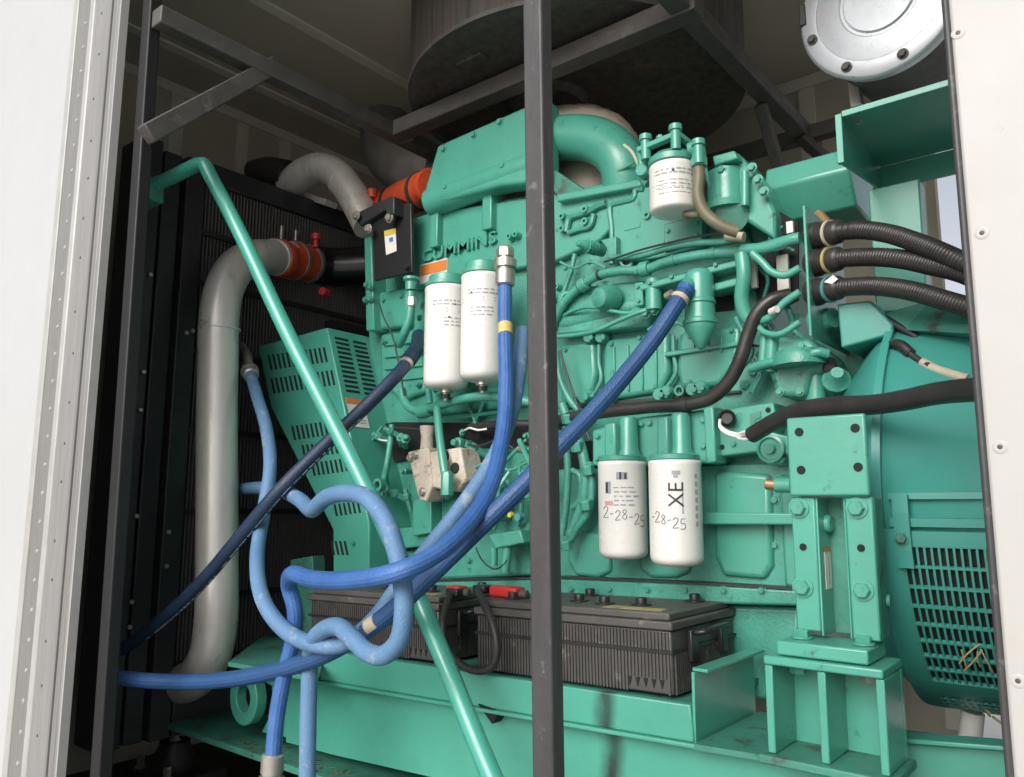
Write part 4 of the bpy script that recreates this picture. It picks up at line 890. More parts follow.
# side face slots: on the plane swept from the leaning edge
e0, e1 = at(327, 327.5, YG), at(369, 523, YG)
bm = bmesh.new(); nrm = (e1 - e0).cross(Vector((0, 1, 0))).normalized()
if nrm.x < 0: nrm = -nrm
nrm *= .0014
for k, (y0_, y1_) in ((k, yy) for yy in ((.022, .078), (.098, .155)) for k in range(12)):
    if k == 0 and y0_ > .05: obj('louvre', bm, 'dark_void', t); bm = bmesh.new()
    s = .045 + k * .0262
    if True:
        P0 = e0.lerp(e1, s); P1 = e0.lerp(e1, s + .0125)
        a_prism(bm, [P0 + Vector((0, y0_, 0)) + nrm, P0 + Vector((0, y1_, 0)) + nrm, P1 + Vector((0, y1_, 0)) + nrm, P1 + Vector((0, y0_, 0)) + nrm], nrm * -.3)
obj('louvre', bm, 'dark_void', t)
def side_patch(s0, s1, y0_, y1_, m, name, up=1.6):
    P0 = e0.lerp(e1, s0) + nrm * up; P1 = e0.lerp(e1, s1) + nrm * up
    return obj(name, prism([P0 + Vector((0, y0_, 0)), P0 + Vector((0, y1_, 0)), P1 + Vector((0, y1_, 0)), P1 + Vector((0, y0_, 0))], nrm * -.3), m, t)
side_patch(.38, .53, .012, .085, 'paper', 'warning_sticker'); side_patch(.38, .41, .012, .085, 'sticker_orange', 'sticker_band', 2.2)
side_patch(.44, .475, .032, .06, 'ink', 'sticker_symbol', 2.2); side_patch(.49, .495, .02, .075, 'ink_pale', 'sticker_text', 2.2); side_patch(.505, .51, .02, .075, 'ink_pale', 'sticker_text', 2.2)
bolt(t, at(354, 543, YG), .007, m='green_cast')
obj('foot', slab([(290, 560), (312, 556), (318, 650), (298, 655)], YG + .02, .05), 'green_dirty', t, bevel=.003)

# ------------------------------------------------------------------ green stay rod
t = thing('stay_rod', 'long bright green round rod running diagonally down across the engine', 'rod', (-1.0, 1.2, .3))
tb = ray(200, 162); tt_ = 2.28
def rodp(x, y): return CAM + ray(x, y) * (2.28 + (1.50 - 2.28) * (y - 165) / (777 - 165))
top = CAM + ray(150, 187) * 2.36
k0 = rodp(203, 163)
rp = [top, top.lerp(k0, .5), k0 + (top - k0) * .28 + Vector((0, 0, .002)), k0 + Vector((0, 0, -.004)), rodp(211, 177), rodp(245, 243), rodp(286, 330), rodp(357, 470), rodp(420, 603), rodp(489, 770), rodp(520, 840)]
bm = bmesh.new(); a_sweep(bm, spline(rp, 8), .0205, 24)
obj('rod', bm, mat('glossy_green_rod', (.06, .35, .265), .28, col2=(.052, .31, .235), nscale=6, spots=(.05, .16, .12), sscale=50, sthr=.7, coat=.4), t, smooth=True)
obj('anchor_plate', box(top.x - .05, top.x + .03, top.y - .02, top.y + .03, top.z - .05, top.z + .02), 'green_dirty', t, bevel=.003)

# ------------------------------------------------------------------ hoses
def hose(name, label, pts, r, m, cat='hose', n=10, ribs=0):
    P = spline(pts3(pts), n); tt = thing(name, label, cat, P[len(P) // 2])
    bm = bmesh.new(); a_sweep(bm, P, r, ribs * 4 if ribs else 18, ribs); obj('hose', bm, m, tt, smooth=True); return tt, P
def fitting(parent, p, d, r, L, m='steel'):
    return obj('end_fitting', lathe(p, d, [(0, r), (.004, r * 1.2), (L * .45, r * 1.2), (L * .47, r * 1.0), (L * .55, r * 1.0), (L * .56, r * 1.35), (L * .8, r * 1.35), (L * .82, r * .95), (L, r * .9)], 12), m, parent, smooth=True)
t, P = hose('drain_hose', 'bright blue hose from metal fitting above, sweeping left then hanging down', [(505, 286, 1.50), (505, 330, 1.47), (506, 390, 1.42), (502, 440, 1.36), (489, 490, 1.26), (466, 526, 1.165), (436, 554, 1.08), (400, 571, 1.01), (350, 580, 1.02), (312, 579, 1.05), (292, 574, 1.075), (289, 586, 1.11), (295, 610, 1.125), (293, 640, 1.13), (285, 672, 1.13), (277, 715, 1.125), (273, 758, 1.12)], .0178, 'blue', ribs=14)
fitting(t, P[0], (0, .02, 1), .0215, .085); q = P[0] + Vector((0, 0, .075))
obj('end_nut', lathe(q, (0, 0, 1), [(0, .024), (.022, .024), (.03, .018)], 6), 'steel', t, bevel=.002)
i = 12; d = (P[i + 1] - P[i - 1])
obj('tape', lathe(at(505.3, 330, 1.47) - d.normalized() * .016, d, [(0, .0187), (.03, .0187)], 20), 'tape', t, smooth=True)
fitting(t, P[-1] + Vector((0, 0, .01)), (-.05, 0, -1), .021, .09)
t, P = hose('looped_hose', 'faded light blue hose with metal end by the silver pipe, hanging in a deep loop', [(251, 376, 1.42), (257, 396, 1.38), (267, 432, 1.325), (270, 470, 1.275), (263, 515, 1.235), (257, 560, 1.16), (264, 602, 1.105), (286, 631, 1.10), (318, 645, 1.10), (345, 643, 1.115), (372, 622, 1.15), (398, 588, 1.19), (425, 553, 1.23), (458, 512, 1.29), (490, 465, 1.37), (508, 425, 1.43), (518, 380, 1.49), (523, 330, 1.55)], .0182, 'blue_light')
fitting(t, P[0], P[0] - P[2], .0215, .05)
obj('bent_tail', tube([(249, 368, 1.43), (247, 356, 1.45), (241, 346, 1.48), (232, 341, 1.52)], .015, 14), 'steel', t, smooth=True)
t, P = hose('breather_hose', 'navy blue hose from the green breather bottle down left, behind the post', [(687, 288, 1.60), (676, 305, 1.57), (655, 337, 1.53), (625, 375, 1.47), (590, 415, 1.40), (555, 451, 1.33), (520, 488, 1.27), (480, 527, 1.22), (440, 566, 1.175), (400, 604, 1.15), (370, 628, 1.14), (330, 652, 1.13), (290, 667, 1.125), (240, 678, 1.12), (190, 682, 1.10), (140, 680, 1.06), (108, 676, 1.03)], .0190, 'blue_mid', ribs=14)
d = P[0] - P[4]
obj('hose_clamp', lathe(P[6], P[7] - P[5], [(0, .0212), (.012, .0212)], 24), 'cream', t, smooth=True)
obj('clamp_screw', cyl(P[6] + Vector((-.03, -.012, .006)), P[6] + Vector((-.012, -.018, .010)), .008, 10), 'steel', t)
obj('blue_band', lathe(P[3], P[1] - P[3], [(0, .0199), (.016, .0199)], 24), 'blue', t, smooth=True)
for s, L in ((372, 640), (349, 652)): pass
for i0, i1 in ((97, 101),):
    bm = bmesh.new(); seg = P[i0:i1]
    for a_, b_ in zip(seg, seg[1:]):
        pass
    d = (seg[-1] - seg[0]); obj('hose_label', (lambda b: (a_sweep(b, [x + Vector((.001, -.0035, .002)) for x in seg], .0180, 18), b)[1])(bmesh.new()), 'cream', t, smooth=True)
t, P = hose('knotted_hose', 'pale blue hose kinked into a knot before the battery, its end hanging to the floor', [(212, 492, 1.52), (240, 489, 1.44), (262, 488, 1.34), (280, 490, 1.28), (300, 500, 1.215), (311, 510, 1.175), (316, 507, 1.14), (326, 498, 1.115), (345, 493, 1.09), (367, 498, 1.07), (385, 520, 1.06), (396, 550, 1.06), (402, 580, 1.055), (404, 610, 1.05), (399, 640, 1.05), (384, 655, 1.05), (367, 652, 1.055), (352, 638, 1.06), (339, 627, 1.07), (325, 629, 1.085), (314, 640, 1.10), (310, 660, 1.14), (309, 690, 1.145), (308, 730, 1.145), (307, 800, 1.145)], .0185, 'blue_light')
t, P = hose('marked_hose', 'dark navy hose with white markings, from behind the left post up to the engine', [(108, 655, 1.12), (130, 644, 1.13), (165, 617, 1.15), (200, 584, 1.165), (240, 537, 1.18), (280, 490, 1.205), (320, 450, 1.28), (360, 412, 1.37), (395, 377, 1.46), (412, 356, 1.55)], .0185, 'blue_dark')
bm = bmesh.new(); rnd = random.Random(4)
for i in range(14, len(P) - 22):
    tdir = (P[i + 1] - P[i - 1]).normalized()
    view = (Vector((.0, .55, .55)) - P[i]); view = (view - tdir * view.dot(tdir)).normalized()
    side = tdir.cross(view)
    if side.z > 0: side = -side
    nv = (view * .86 + side * .5).normalized(); wv = tdir.cross(nv)
    L = (P[i + 1] - P[i]).length
    for k in range(3):
        if rnd.random() < .3: continue
        a_ = P[i] + tdir * L * (k / 3) + nv * .0187; l = L * rnd.uniform(.1, .22)
        w = .0022 * rnd.uniform(.6, 1)
        a_prism(bm, [a_ - wv * w, a_ + tdir * l - wv * w, a_ + tdir * l + wv * w, a_ + wv * w], nv * .0006)
obj('lettering', bm, 'white_text', t)
obj('hose_clamp', lathe(P[-6], P[-1] - P[-6], [(0, .0205), (.016, .0205)], 20), 'steel', t, smooth=True)
obj('elbow', tube([(408, 361, 1.53), (414, 353, 1.57), (418, 345, 1.62), (419, 336, 1.68)], .0225, 18), 'blue_dark', t, smooth=True)

# ------------------------------------------------------------------ wiring looms
def loom(label, pts, r, m='conduit'):
    P = spline(pts3(pts), 10); tt = thing('wiring_loom', label, 'wiring loom', P[len(P) // 2])
    bm = bmesh.new(); a_sweep(bm, P, r, 16)
    obj('sleeve', bm, m, tt, smooth=True); return tt, P
t, P = loom('black wiring loom along the block above the oil filters, curving up at its right', [(540, 428, 1.68), (570, 418, 1.66), (605, 412, 1.65), (650, 407, 1.645), (690, 404, 1.64), (712, 397, 1.64), (729, 381, 1.635), (740, 360, 1.63), (748, 335, 1.63), (758, 312, 1.63), (772, 300, 1.64), (790, 295, 1.66)], .0155)
obj('band_clamp', lathe(P[38], P[39] - P[37], [(0, .0175), (.016, .0175)], 18), 'rubber', t, smooth=True)
obj('clamp_screw', cyl(at(771, 312, 1.62), at(777, 309, 1.61), .008, 12), 'paper', t)
t, P = loom('thick black wiring loom ending in white wires, lying over the mount column top', [(752, 435, 1.58), (765, 427, 1.56), (785, 417, 1.52), (808, 409, 1.48), (835, 406, 1.45), (870, 405, 1.41), (905, 400, 1.36), (940, 393, 1.31), (985, 389, 1.25), (1010, 388, 1.2)], .0172)
for dz in (-.004, .004): obj('white_wire', tube([P[0] + Vector((.01, 0, dz)), P[0] + Vector((-.015, .002, dz * 2)), P[0] + Vector((-.035, .01, dz))], .003, 8), 'paper', t, smooth=True)
t, P = loom('black wiring loom dropping into the dark gap at the fuel pump, left of the post', [(470, 428, 1.68), (490, 425, 1.67), (515, 424, 1.66), (545, 425, 1.67)], .012)

# ------------------------------------------------------------------ cable conduits through the gland plate
for (y0_, pts, label, band) in (
        (237, [(838, 231), (862, 230), (890, 234), (915, 242), (940, 252), (975, 268)], 'topmost black cable conduit out of the gland plate, cream ring behind its nut', 'cream'),
        (264, [(838, 258), (870, 257), (900, 259), (930, 265), (960, 272), (990, 284)], 'middle black cable conduit out of the gland plate, with yellow ring', 'ring_yellow'),
        (293, [(838, 287), (870, 286), (895, 288), (920, 293), (950, 302), (985, 312)], 'lowest black cable conduit out of the gland plate, with teal ring', 'teal')):
    g0 = at(811, y0_, 1.60); g1 = at(842, y0_ - 6, 1.57); d = g1 - g0; L = d.length
    t = thing('cable_conduit', label, 'cable conduit', g0, 'black cable conduits at the gland plate')
    prof = [(0, .026), (.004, .0285), (.02, .0285), (.024, .026), (.030, .026)]
    s = .045
    while s < L * .55: prof += [(s, .0235), (s + .002, .026), (s + .0045, .026), (s + .0065, .0235)]; s += .009
    prof += [(L * .62, .024), (L * .9, .024), (L * .95, .022), (L, .018)]
    obj('gland', lathe(g0, d, prof, 28), 'conduit', t, smooth=True)
    obj('ring', lathe(g0 + d * .60, d, [(0, .022), (0, .0268), (.006, .0268), (.006, .022)], 28), band, t, smooth=True)
    Y = 1.57; P3 = [g1 - d * .05] + [at(x, y, Y - .02 * k - .01) for k, (x, y) in enumerate(pts[1:])]
    bm = bmesh.new(); a_sweep(bm, spline(P3, 70), lambda u: .0175 + .0007 * math.sin(u * 330), 18); obj('tube', bm, 'conduit', t, smooth=True)
obj('gland_note', prism([at(824, 282, 1.55), at(833, 275, 1.55), at(838, 279, 1.55), at(832, 284, 1.55)], (0, .003, 0)), 'paper', t)

# ------------------------------------------------------------------ batteries
def battery(label, loc, rot, cx):
    tt = thing('battery', label, 'battery', loc, 'black batteries on the skid tray'); tt.rotation_euler = (0, rot, 0); LOC[tt.name] = Vector((0, 0, 0))
    return tt
L, D, Hh = .50, .29, .205
bx0 = at(684, 700, 1.425); 
bl = thing('battery', 'dusty black ribbed battery at the right end of the tray, with carrying handle', 'battery', (0, 0, 0), 'black batteries on the skid tray')
bm = bmesh.new(); a_box(bm, -L, 0, 0, D, 0, .155); obj('case', bm, 'battery', bl, bevel=.004)
bm = bmesh.new(); x = -L + .008
while x < -.008:
    w = .0042
    if not (-.1 < x < -.012): a_box(bm, x, x + w, -.0035, .002, .0, .098)
    else: a_box(bm, x, x + w, -.0035, .002, .038, .098)
    a_box(bm, x, x + w, -.0035, .002, .108, .150); x += .0078
y = .01
while y < D - .01: a_box(bm, -.002, .0035, y, y + .0045, .0, .098); y += .0085
obj('ribs', bm, 'battery', bl)
obj('band', box(-L - .004, .004, -.0045, D + .004, .099, .107), 'plastic', bl)
bm = bmesh.new()
for k in range(5):
    xx = -.095 + k * .018; a_prism(bm, [(xx - .005, -.002, .034), (xx + .005, -.002, .034), (xx, -.002, .012)], (0, .003, 0))
obj('triangles', bm, 'dark_void', bl)
lid = obj('lid', box(-L - .006, .006, -.007, D + .006, .156, .178), 'battery_lid', bl, bevel=.004)
obj('lid_step', box(-L + .004, -.004, .004, D - .004, .178, .198), 'battery_lid', lid, bevel=.004)
for i, (x, y) in enumerate(((-.44, .06), (-.06, .23), (-.33, .22), (-.2, .08), (-.12, .1), (-.28, .1))):
    tcap = obj('vent_plug', lathe((x, y, .198), (0, 0, 1), [(0, .022), (.004, .022), (.005, .012), (.02, .012), (.022, .010)], 12), 'plastic', bl, bevel=.001)
obj('lid_label', box(-.17, -.03, .02, .06, .1985, .1995), mat('faded_yellow_label', (.34, .30, .13), .6, nscale=30, spots=(.1, .09, .07), sscale=20, sthr=.55), bl)
hd = obj('handle', (lambda b: (a_sweep(b, spline([Vector((.006, .08, .14)), Vector((.03, .085, .145)), Vector((.035, .11, .15)), Vector((.035, .18, .15)), Vector((.03, .205, .145)), Vector((.006, .21, .14))], 6), .008, 10), b)[1])(bmesh.new()), 'plastic', bl, smooth=True)
obj('handle_boss', box(.002, .014, .06, .09, .07, .15), 'plastic', bl, bevel=.003); obj('handle_boss', box(.002, .014, .2, .23, .07, .15), 'plastic', bl, bevel=.003)
pb_ = at(674, 712, 1.425)
tilt = math.atan2(at(690, 705, 1.395).z - at(320, 650, 1.395).z, at(690, 705, 1.395).x - at(320, 650, 1.395).x)
bl.location = (pb_.x, 1.425, at(686, 704, 1.395).z + .003); bl.rotation_euler = (0, -tilt, 0); bl.scale = (1, 1, .77)
LOC[bl.name] = Vector(bl.location)
b2_ = bl.copy(); COL.objects.link(b2_)
b2_['label'] = 'dusty black ribbed battery farther left, partly hidden behind the blue hoses and green rod'
b2_.location = Vector(bl.location) + Vector((-.625, 0, -.625 * math.tan(tilt)))
LOC[b2_.name] = Vector(b2_.location)
for ch in list(bl.children):
    c_ = ch.copy(); COL.objects.link(c_); c_.parent = b2_
    for g in ch.children: g2 = g.copy(); COL.objects.link(g2); g2.parent = c_
b2_lab = obj('white_label', box(-.16, -.08, -.0062, -.0042, .03, .09), 'paper', b2_)
def clampcap(label, p, w):
    tt = thing('terminal_cover', label, 'terminal cover', p, 'red terminal covers on the batteries')
    obj('cover', box(p.x - w / 2, p.x + w / 2, p.y - .02, p.y + .02, p.z - .012, p.z + .014), 'red', tt, bevel=.007, seg=3)
    obj('clamp', lathe(p + Vector((w / 2, 0, -.002)), (1, 0, 0), [(0, .010), (.018, .010), (.02, .006)], 12), 'steel_beam', tt, smooth=True)
clampcap('red plastic terminal cover on the left battery end, by the black cable', at(457, 591, 1.50), .045)
clampcap('wide red plastic terminal cover just left of the upright post', at(507, 592, 1.50), .085)
t = thing('battery_cable', 'black battery cable drooping in a loop before the ribbed battery cases', 'battery cable', at(480, 650, 1.38))
obj('cable', tube([(451, 594, 1.48), (446, 606, 1.42), (443, 625, 1.385), (447, 648, 1.375), (462, 665, 1.37), (480, 671, 1.37), (493, 665, 1.37), (497, 648, 1.37), (493, 625, 1.375), (485, 606, 1.40), (478, 592, 1.46)], .0088, 12), 'rubber', t, smooth=True)
for p in ((451, 593), (478, 590)): obj('cable_lug', rect(p[0] - 6, p[1] - 5, p[0] + 6, p[1] + 4, 1.47, .04), 'plastic', t, bevel=.004)

# ------------------------------------------------------------------ engine mount column
YM = 1.33
t = thing('engine_mount', 'pale green bolted mount column with a drilled plate, standing on a gusseted base', 'engine mount', at(830, 700, YM))
def zz(y, x=830): return at(x, y, YM).z
a_, b_ = at(790, 450, YM), at(869, 450, YM)
x0, x1 = a_.x, b_.x
obj('top_plate', box(x0, x1, YM - .012, YM - .0005, zz(496), zz(416)), 'green', t, bevel=.004, seg=3)
for px, py in ((799, 432), (855, 428), (801, 470), (858, 467)):
    obj('hole', lathe(at(px, py, YM - .013), (0, -1, 0), [(0, .0072), (.001, .0068), (.001, .0)], 20), 'dark_void', t)
wx = (x1 - x0)
obj('flange', box(x0 - .003, x0 + wx * .29, YM, YM + .018, zz(633), zz(497)), 'green', t, bevel=.003)
obj('flange', box(x1 - wx * .33, x1, YM, YM + .018, zz(637), zz(497)), 'green', t, bevel=.003)
obj('web', box(x0 + wx * .29, x0 + wx * .32, YM + .001, YM + .08, zz(637), zz(497)), 'green', t, bevel=.002)
obj('web', box(x1 - wx * .36, x1 - wx * .332, YM + .001, YM + .08, zz(637), zz(497)), 'green', t, bevel=.002)
obj('back_plate', box(x0 + wx * .32, x1 - wx * .36, YM + .06, YM + .08, zz(637), zz(497)), 'green_dirty', t)
obj('side_web', box(x1 - .012, x1 - .001, YM + .019, YM + .06, zz(637), zz(498)), 'green_dirty', t, bevel=.002)
wxr = x0 + wx * .32 + .0004
obj('recess_label', box(wxr, wxr + .0008, YM + .022, YM + .052, zz(591), zz(549)), 'paper', t)
obj('recess_band', box(wxr, wxr + .0014, YM + .022, YM + .052, zz(553), zz(549)), 'sticker_orange', t)
obj('recess_text', box(wxr, wxr + .0014, YM + .034, YM + .039, zz(586), zz(558)), 'ink_pale', t)
obj('recess_stud', lathe((wxr, YM + .04, zz(524)), (1, 0, 0), [(0, .015), (.006, .015), (.009, .012), (.009, 0)], 18), 'green', t, smooth=True)
for px, py in ((799, 508), (857, 508), (803, 587), (863, 590)): bolt(t, at(px, py, YM), .0125, m='green', h=.8)
for px, py in ((803, 547), (861, 548)): obj('hole', lathe(at(px, py, YM - .001), (0, -1, 0), [(0, .006), (.001, .0056), (.001, 0)], 16), 'dark_void', t)
f0 = at(776, 640, YM - .05); f1 = at(868, 656, YM - .05)
zt = zz(641); 
obj('foot_plate', box(f0.x, f1.x, YM - .05, YM + .05, zt - .022, zt), 'green', t, bevel=.003)
zt2 = zt - .0235
g0, g1 = at(763, 660, YM - .06).x, at(882, 660, YM - .06).x
obj('base_top', box(g0, g1, YM - .06, YM + .055, zt2 - .014, zt2), 'green', t, bevel=.003)
zb = at(820, 764, YM - .06).z
for s in (0, .46, .93): obj('gusset', box(g0 + (g1 - g0) * s, g0 + (g1 - g0) * s + .0125, YM - .055, YM + .038, zb, zt2 - .0145), 'green', t, bevel=.002)
obj('base_back', box(g0, g1, YM + .04, YM + .052, zb, zt2 - .0145), 'green', t)
obj('base_foot', box(g0 - .01, g1 + .01, YM - .07, YM + .06, zb - .014, zb - .0005), 'green_dirty', t, bevel=.003)
for s in (.25, .78): bolt(t, (g0 + (g1 - g0) * s, YM - .005, zt + .001), .0125, (0, 0, 1), 'green', h=.9)
for s in (.2, .8):
    bolt(t, (g0 + (g1 - g0) * s, YM - .005, zt2 - .0145), .0135, (0, 0, -1), 'green' if s < .5 else 'steel', h=1.1)
obj('plug', cyl((x1 + .0005, YM + .05, zz(600)), (x1 + .006, YM + .05, zz(600)), .01), 'green_dirty', t)

# ------------------------------------------------------------------ alternator
t = thing('alternator', 'round green alternator body with a slotted ventilation screen, at the right', 'alternator', (-.1, 1.92, .5))
AY, AZ, AR, AX = 1.84, .935, .388, -.372
obj('body', lathe((AX, AY, AZ), (1, 0, 0), [(-.10, AR - .10), (-.03, AR - .02), (0, AR), (1.1, AR)], 96), 'green_alt', t, smooth=True)
obj('end_ring', lathe((AX - .004, AY, AZ), (1, 0, 0), [(0, AR + .0), (0, AR + .012), (.014, AR + .012), (.014, AR + .0)], 96), 'green_alt', t, smooth=True)
def on_drum(x, th, r): return Vector((x, AY - r * math.cos(th), AZ - r * math.sin(th)))
def arc_strip(bm, x0, x1, t0, t1, r0, r1, n=6):
    prev = None
    for i in range(n + 1):
        th = t0 + (t1 - t0) * i / n
        ring_ = [bm.verts.new(on_drum(x, th, r)) for x, r in ((x0, r0), (x1, r0), (x1, r1), (x0, r1))]
        if prev:
            for k in range(4): bm.faces.new((prev[k], prev[(k + 1) % 4], ring_[(k + 1) % 4], ring_[k]))
        else: bm.faces.new(ring_)
        prev = ring_
    bm.faces.new(prev)
GX0, GX1 = AX + .034, .30
T0, T1 = R(11), R(52)
bm = bmesh.new(); arc_strip(bm, GX0 - .02, GX1, R(10), R(76), AR + .002, AR + .004, 24); obj('screen_dark', bm, 'dark_void', t)
bm = bmesh.new(); NR = 8
for k in range(NR + 1):
    th = T0 + (T1 - T0) * k / NR; arc_strip(bm, GX0 - .024, GX1, th - .005, th + .005, AR + .005, AR + .012, 1)
x = GX0
while x < GX1:
    arc_strip(bm, x, x + .0036, T0, T1, AR + .0055, AR + .0115, 16); x += .0108
arc_strip(bm, GX0 - .026, GX0 - .0, R(7), R(80), AR + .005, AR + .013, 24)
arc_strip(bm, GX0 - .026, GX1, R(7.5), T0, AR + .005, AR + .0125, 3)
arc_strip(bm, GX0 - .026, GX1, T1, R(60), AR + .005, AR + .0125, 4)
x = GX0
while x < GX1: arc_strip(bm, x, x + .006, R(60), R(73), AR + .0055, AR + .0115, 8); x += .0125
for k in range(5):
    th = R(60) + R(13) * k / 4; arc_strip(bm, GX0 - .024, GX1, th - .007, th + .007, AR + .005, AR + .012, 1)
arc_strip(bm, GX0 - .026, GX1, R(73), R(80), AR + .005, AR + .0125, 3)
obj('vent_screen', bm, 'green_alt', t)
bm = bmesh.new(); arc_strip(bm, AX + .02, .5, R(-1.5), R(0), AR + .001, AR + .010, 2); arc_strip(bm, AX + .02, .5, R(4.5), R(6.5), AR + .001, AR + .012, 2); obj('seam', bm, 'green_alt', t)
bm = bmesh.new(); arc_strip(bm, AX + .028, AX + .052, R(-1), R(16), AR + .012, AR + .022, 4); obj('screen_latch', bm, 'green_alt', t)
bolt(t, on_drum(AX + .038, R(9), AR + .02), .009, m='green_dirty')
obj('outlet_hood', slab([(841, 348), (893, 334), (893, 324), (870, 300), (837, 304)], 1.60, .25), 'green_alt', t, bevel=.004)
obj('hood_body', slab([(812, 330), (868, 318), (868, 420), (812, 420)], 1.80, .25), 'green_dirty', t, bevel=.01)
q = on_drum(-.14, R(-52), AR)
obj('rope_hole', lathe(at(884, 358, 1.62), (.2, -1, .5), [(0, .022), (.003, .022), (.003, 0)], 24), 'dark_void', t)
t = thing('earth_lead', 'taped cream and black lead curling over the top of the alternator', 'cable', at(920, 360, 1.56))
obj('sleeve', tube([(884, 356, 1.60), (890, 346, 1.58), (900, 345, 1.56), (911, 354, 1.55)], .010, 12), 'conduit', t, smooth=True)
obj('core', tube([(908, 352, 1.55), (920, 361, 1.54), (930, 366, 1.53)], .006, 10), 'rubber', t, smooth=True)
obj('taped_end', tube([(922, 362, 1.54), (935, 369, 1.53), (950, 374, 1.52), (968, 379, 1.51)], .0085, 12), 'cream', t, smooth=True)
t = thing('dry_straw', 'wisp of dry straw caught on the alternator vent screen', 'straw', on_drum(-.23, R(36), AR + .016))
rnd = random.Random(3)
for k in range(5):
    a_ = on_drum(-.285 + rnd.uniform(0, .05), R(44 + rnd.uniform(-2, 2)), AR + .017); b_ = on_drum(-.275 + rnd.uniform(-.02, .04), R(37 + rnd.uniform(-4, 3)), AR + .018)
    obj('stalk', tube([a_, a_.lerp(b_, .5) + Vector((rnd.uniform(-.004, .004), -.004, 0)), b_], .0013, 6, 3), 'straw', t)
for k in range(14):
    a_ = on_drum(-.25 + rnd.uniform(-.03, .10), R(76 + rnd.uniform(-8, 2)), AR + .017)
    obj('stalk', tube([a_, a_ + Vector((rnd.uniform(-.015, .015), -.006, rnd.uniform(-.01, .012)))], .0022, 6, 2), 'straw', t)
t = thing('white_conduit', 'short upright white plastic pipe below the alternator screen', 'pipe', at(971, 745, 1.75))
obj('pipe', cyl(at(969, 748, 1.75), at(973, 712, 1.75), .02, 16), 'paper', t, smooth=True)

# ------------------------------------------------------------------ green control-box cradle, upper right
t = thing('panel_cradle', 'green folded sheet bracket above the alternator, carrying the round silver cover', 'bracket', at(880, 150, 1.72))
c0 = at(757, 176, 1.78); 
yb0 = 1.72
L0 = at(764, 190, yb0); L1 = at(839, 169, yb0)
bm = bmesh.new()
zr = L0.z
pr = [(yb0, zr), (yb0 + .015, zr + .055), (yb0 + .2, zr + .055), (yb0 + .2, zr - .075), (yb0 + .05, zr - .07)]
a_prism(bm, [(L0.x, y, z) for y, z in pr], (L1.x - L0.x + .02, 0, 0)); obj('cross_member', bm, 'green', t, bevel=.006)
yp = 1.64
yf = 1.50
pf = at(841, 118, yf); pz = pf.z; pbk = at_z(884, 166, pz); px0 = pf.x; ybk = pbk.y
obj('tray_plate', box(px0, px0 + .6, yf, ybk, pz, pz + .006), 'green_sheet', t)
pl = at(842, 165, yf).z
obj('side_plate', prism([(px0 - .004, yf, pz), (px0 - .004, ybk, pz), (px0 - .004, ybk, at(884, 190, ybk).z), (px0 - .004, yf, pl)], (.004, 0, 0)), 'green_sheet', t)
obj('back_plate', box(px0, px0 + .6, ybk, ybk + .006, at(884, 190, ybk).z, pz - .001), 'green_sheet', t)
obj('plate_edge', box(px0 - .008, px0 + .004, yf - .012, yf - .001, pl, pz + .004), 'green_sheet', t, bevel=.001)
obj('plate_edge', box(px0 + .0045, px0 + .6, yf - .012, yf - .001, pz - .004, pz + .008), 'green_sheet', t, bevel=.001)
bolt(t, at_z(858, 121, pz), .006, (0, 0, -1), m='steel')
obj('upright', slab([(868, 190), (919, 178), (927, 300), (927, 311), (876, 312)], 1.69, .05), 'green_sheet', t, bevel=.003)
obj('lower_tray', prism([at(876, 316, 1.62), at(930, 300, 1.62), at(985, 322, 1.5), at(985, 334, 1.5), at(905, 330, 1.6)], (0, .25, -.006)), 'green_dirty', t)
obj('tray_tab', slab([(925, 320), (945, 316), (952, 326), (930, 328)], 1.60, .01), 'aluminium', t)
obj('stay', cyl(at(880, 315, 1.62), at(918, 338, 1.60), .007, 10), 'steel_black', t, smooth=True)
obj('brown_strap', cyl(at(818, 214, 1.75), at(827, 224, 1.74), .012, 12), 'brass', t)
t = thing('air_cleaner', 'round galvanised air cleaner cover with dark bolts at the top right', 'air cleaner', at(872, 0, 1.9))
YA = 1.80
cA = at(879, -3, YA); rA = (at(942, -5, YA).x - at(803, 0, YA).x) / 2 * 1.02
dA = Vector((-.08, -1, -.05))
rA = .18
obj('cover', lathe(cA, dA, [(-.03, rA), (-.006, rA + .004), (.0, rA), (.003, rA - .004), (.003, rA - .036), (.0005, rA - .038), (.0015, rA - .042), (.004, .09), (.001, .087), (.001, .081), (.006, .077), (.006, 0)], 72), 'galv', t, smooth=True)
obj('canister', lathe(cA + dA.normalized() * -.42, dA, [(0, rA - .02), (.38, rA - .012), (.39, rA - .012)], 48), 'steel_beam', t, smooth=True)
dd, uu, vv_ = frame_of(dA)
for k in range(8):
    a_ = 2 * math.pi * (k + .32) / 8
    p = cA + (uu * math.cos(a_) + vv_ * math.sin(a_)) * (rA - .02) + dA.normalized() * .005
    bolt(t, p, .009, tuple(dA.normalized()), 'steel_beam')
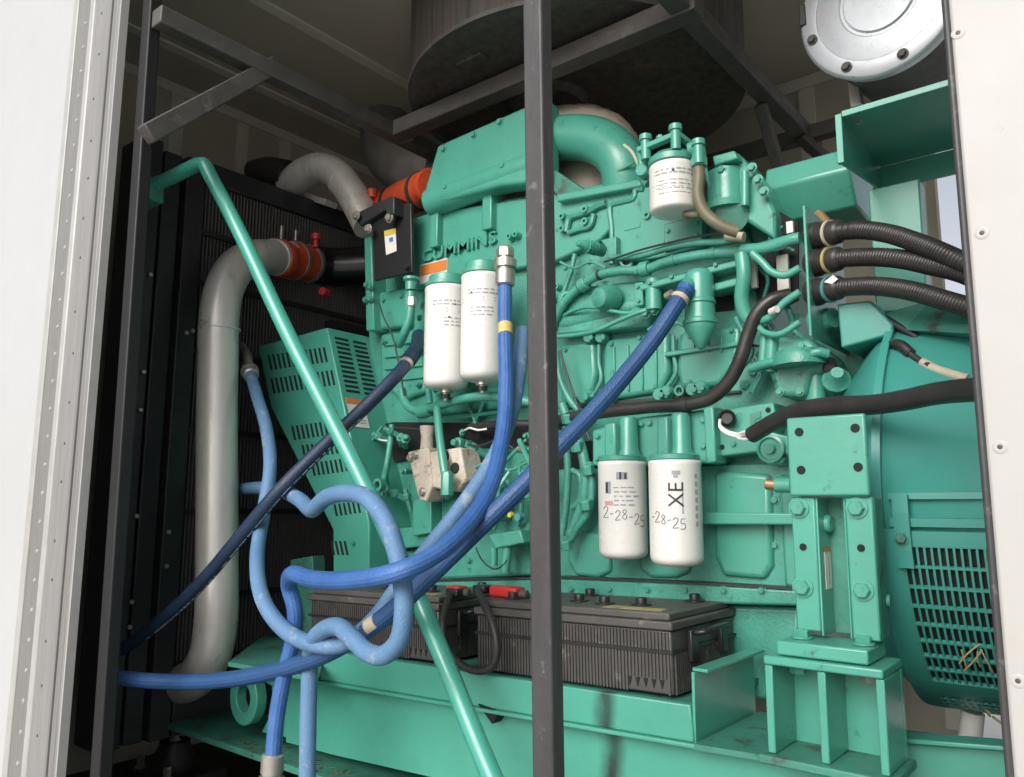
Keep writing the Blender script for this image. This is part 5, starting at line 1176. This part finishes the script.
q = at(803, 14, YA); obj('latch', box(q.x - .012, q.x + .004, YA + .005, YA + .03, q.z - .025, q.z + .03), 'steel_black', t, bevel=.003)
obj('support', slab([(846, 74), (858, 80), (862, 104), (850, 108)], 1.95, .03), 'steel', t, bevel=.003)

# ------------------------------------------------------------------ camera, light, render
cam = bpy.data.cameras.new('camera'); co = bpy.data.objects.new('camera', cam); COL.objects.link(co)
cam.sensor_width = 36; cam.lens = F_PX / W * 36; cam.clip_start = .05; cam.clip_end = 500
Mx = Matrix((RIGHT, UP, -FWD)).transposed().to_4x4(); Mx.translation = CAM; co.matrix_world = Mx
scene.camera = co
SUN_EL, SUN_AZ = R(31), R(-7)     # sun behind the viewer, to the left
sd = Vector((-math.sin(SUN_AZ) * math.cos(SUN_EL), -math.cos(SUN_AZ) * math.cos(SUN_EL), math.sin(SUN_EL)))
w = bpy.data.worlds.new('World'); scene.world = w; w.use_nodes = True
nt = w.node_tree; bgn = nt.nodes['Background']
sky = nt.nodes.new('ShaderNodeTexSky'); sky.sky_type = 'NISHITA'; sky.sun_disc = False
sky.sun_elevation = SUN_EL; sky.sun_rotation = math.atan2(sd.x, sd.y); sky.air_density = 1.0; sky.dust_density = 4.0; sky.ozone_density = 1.0
hs = nt.nodes.new('ShaderNodeHueSaturation'); hs.inputs['Saturation'].default_value = .35
nt.links.new(sky.outputs['Color'], hs.inputs['Color']); nt.links.new(hs.outputs['Color'], bgn.inputs['Color'])
bgn.inputs['Strength'].default_value = .115
sl = bpy.data.lights.new('sun', 'SUN'); sl.energy = 1.5; sl.angle = R(40); sl.color = (1, .985, .96)
so = bpy.data.objects.new('sun', sl); COL.objects.link(so); so.rotation_euler = sd.to_track_quat('Z', 'Y').to_euler(); so.location = (-3, -6, 6)
scene.view_settings.view_transform = 'Standard'; scene.view_settings.look = 'None'; scene.view_settings.exposure = .55; scene.view_settings.gamma = 1
scene.render.engine = 'CYCLES'; scene.cycles.use_denoising = True
scene.cycles.max_bounces = 8; scene.cycles.diffuse_bounces = 5
scene.cycles.sample_clamp_indirect = 6
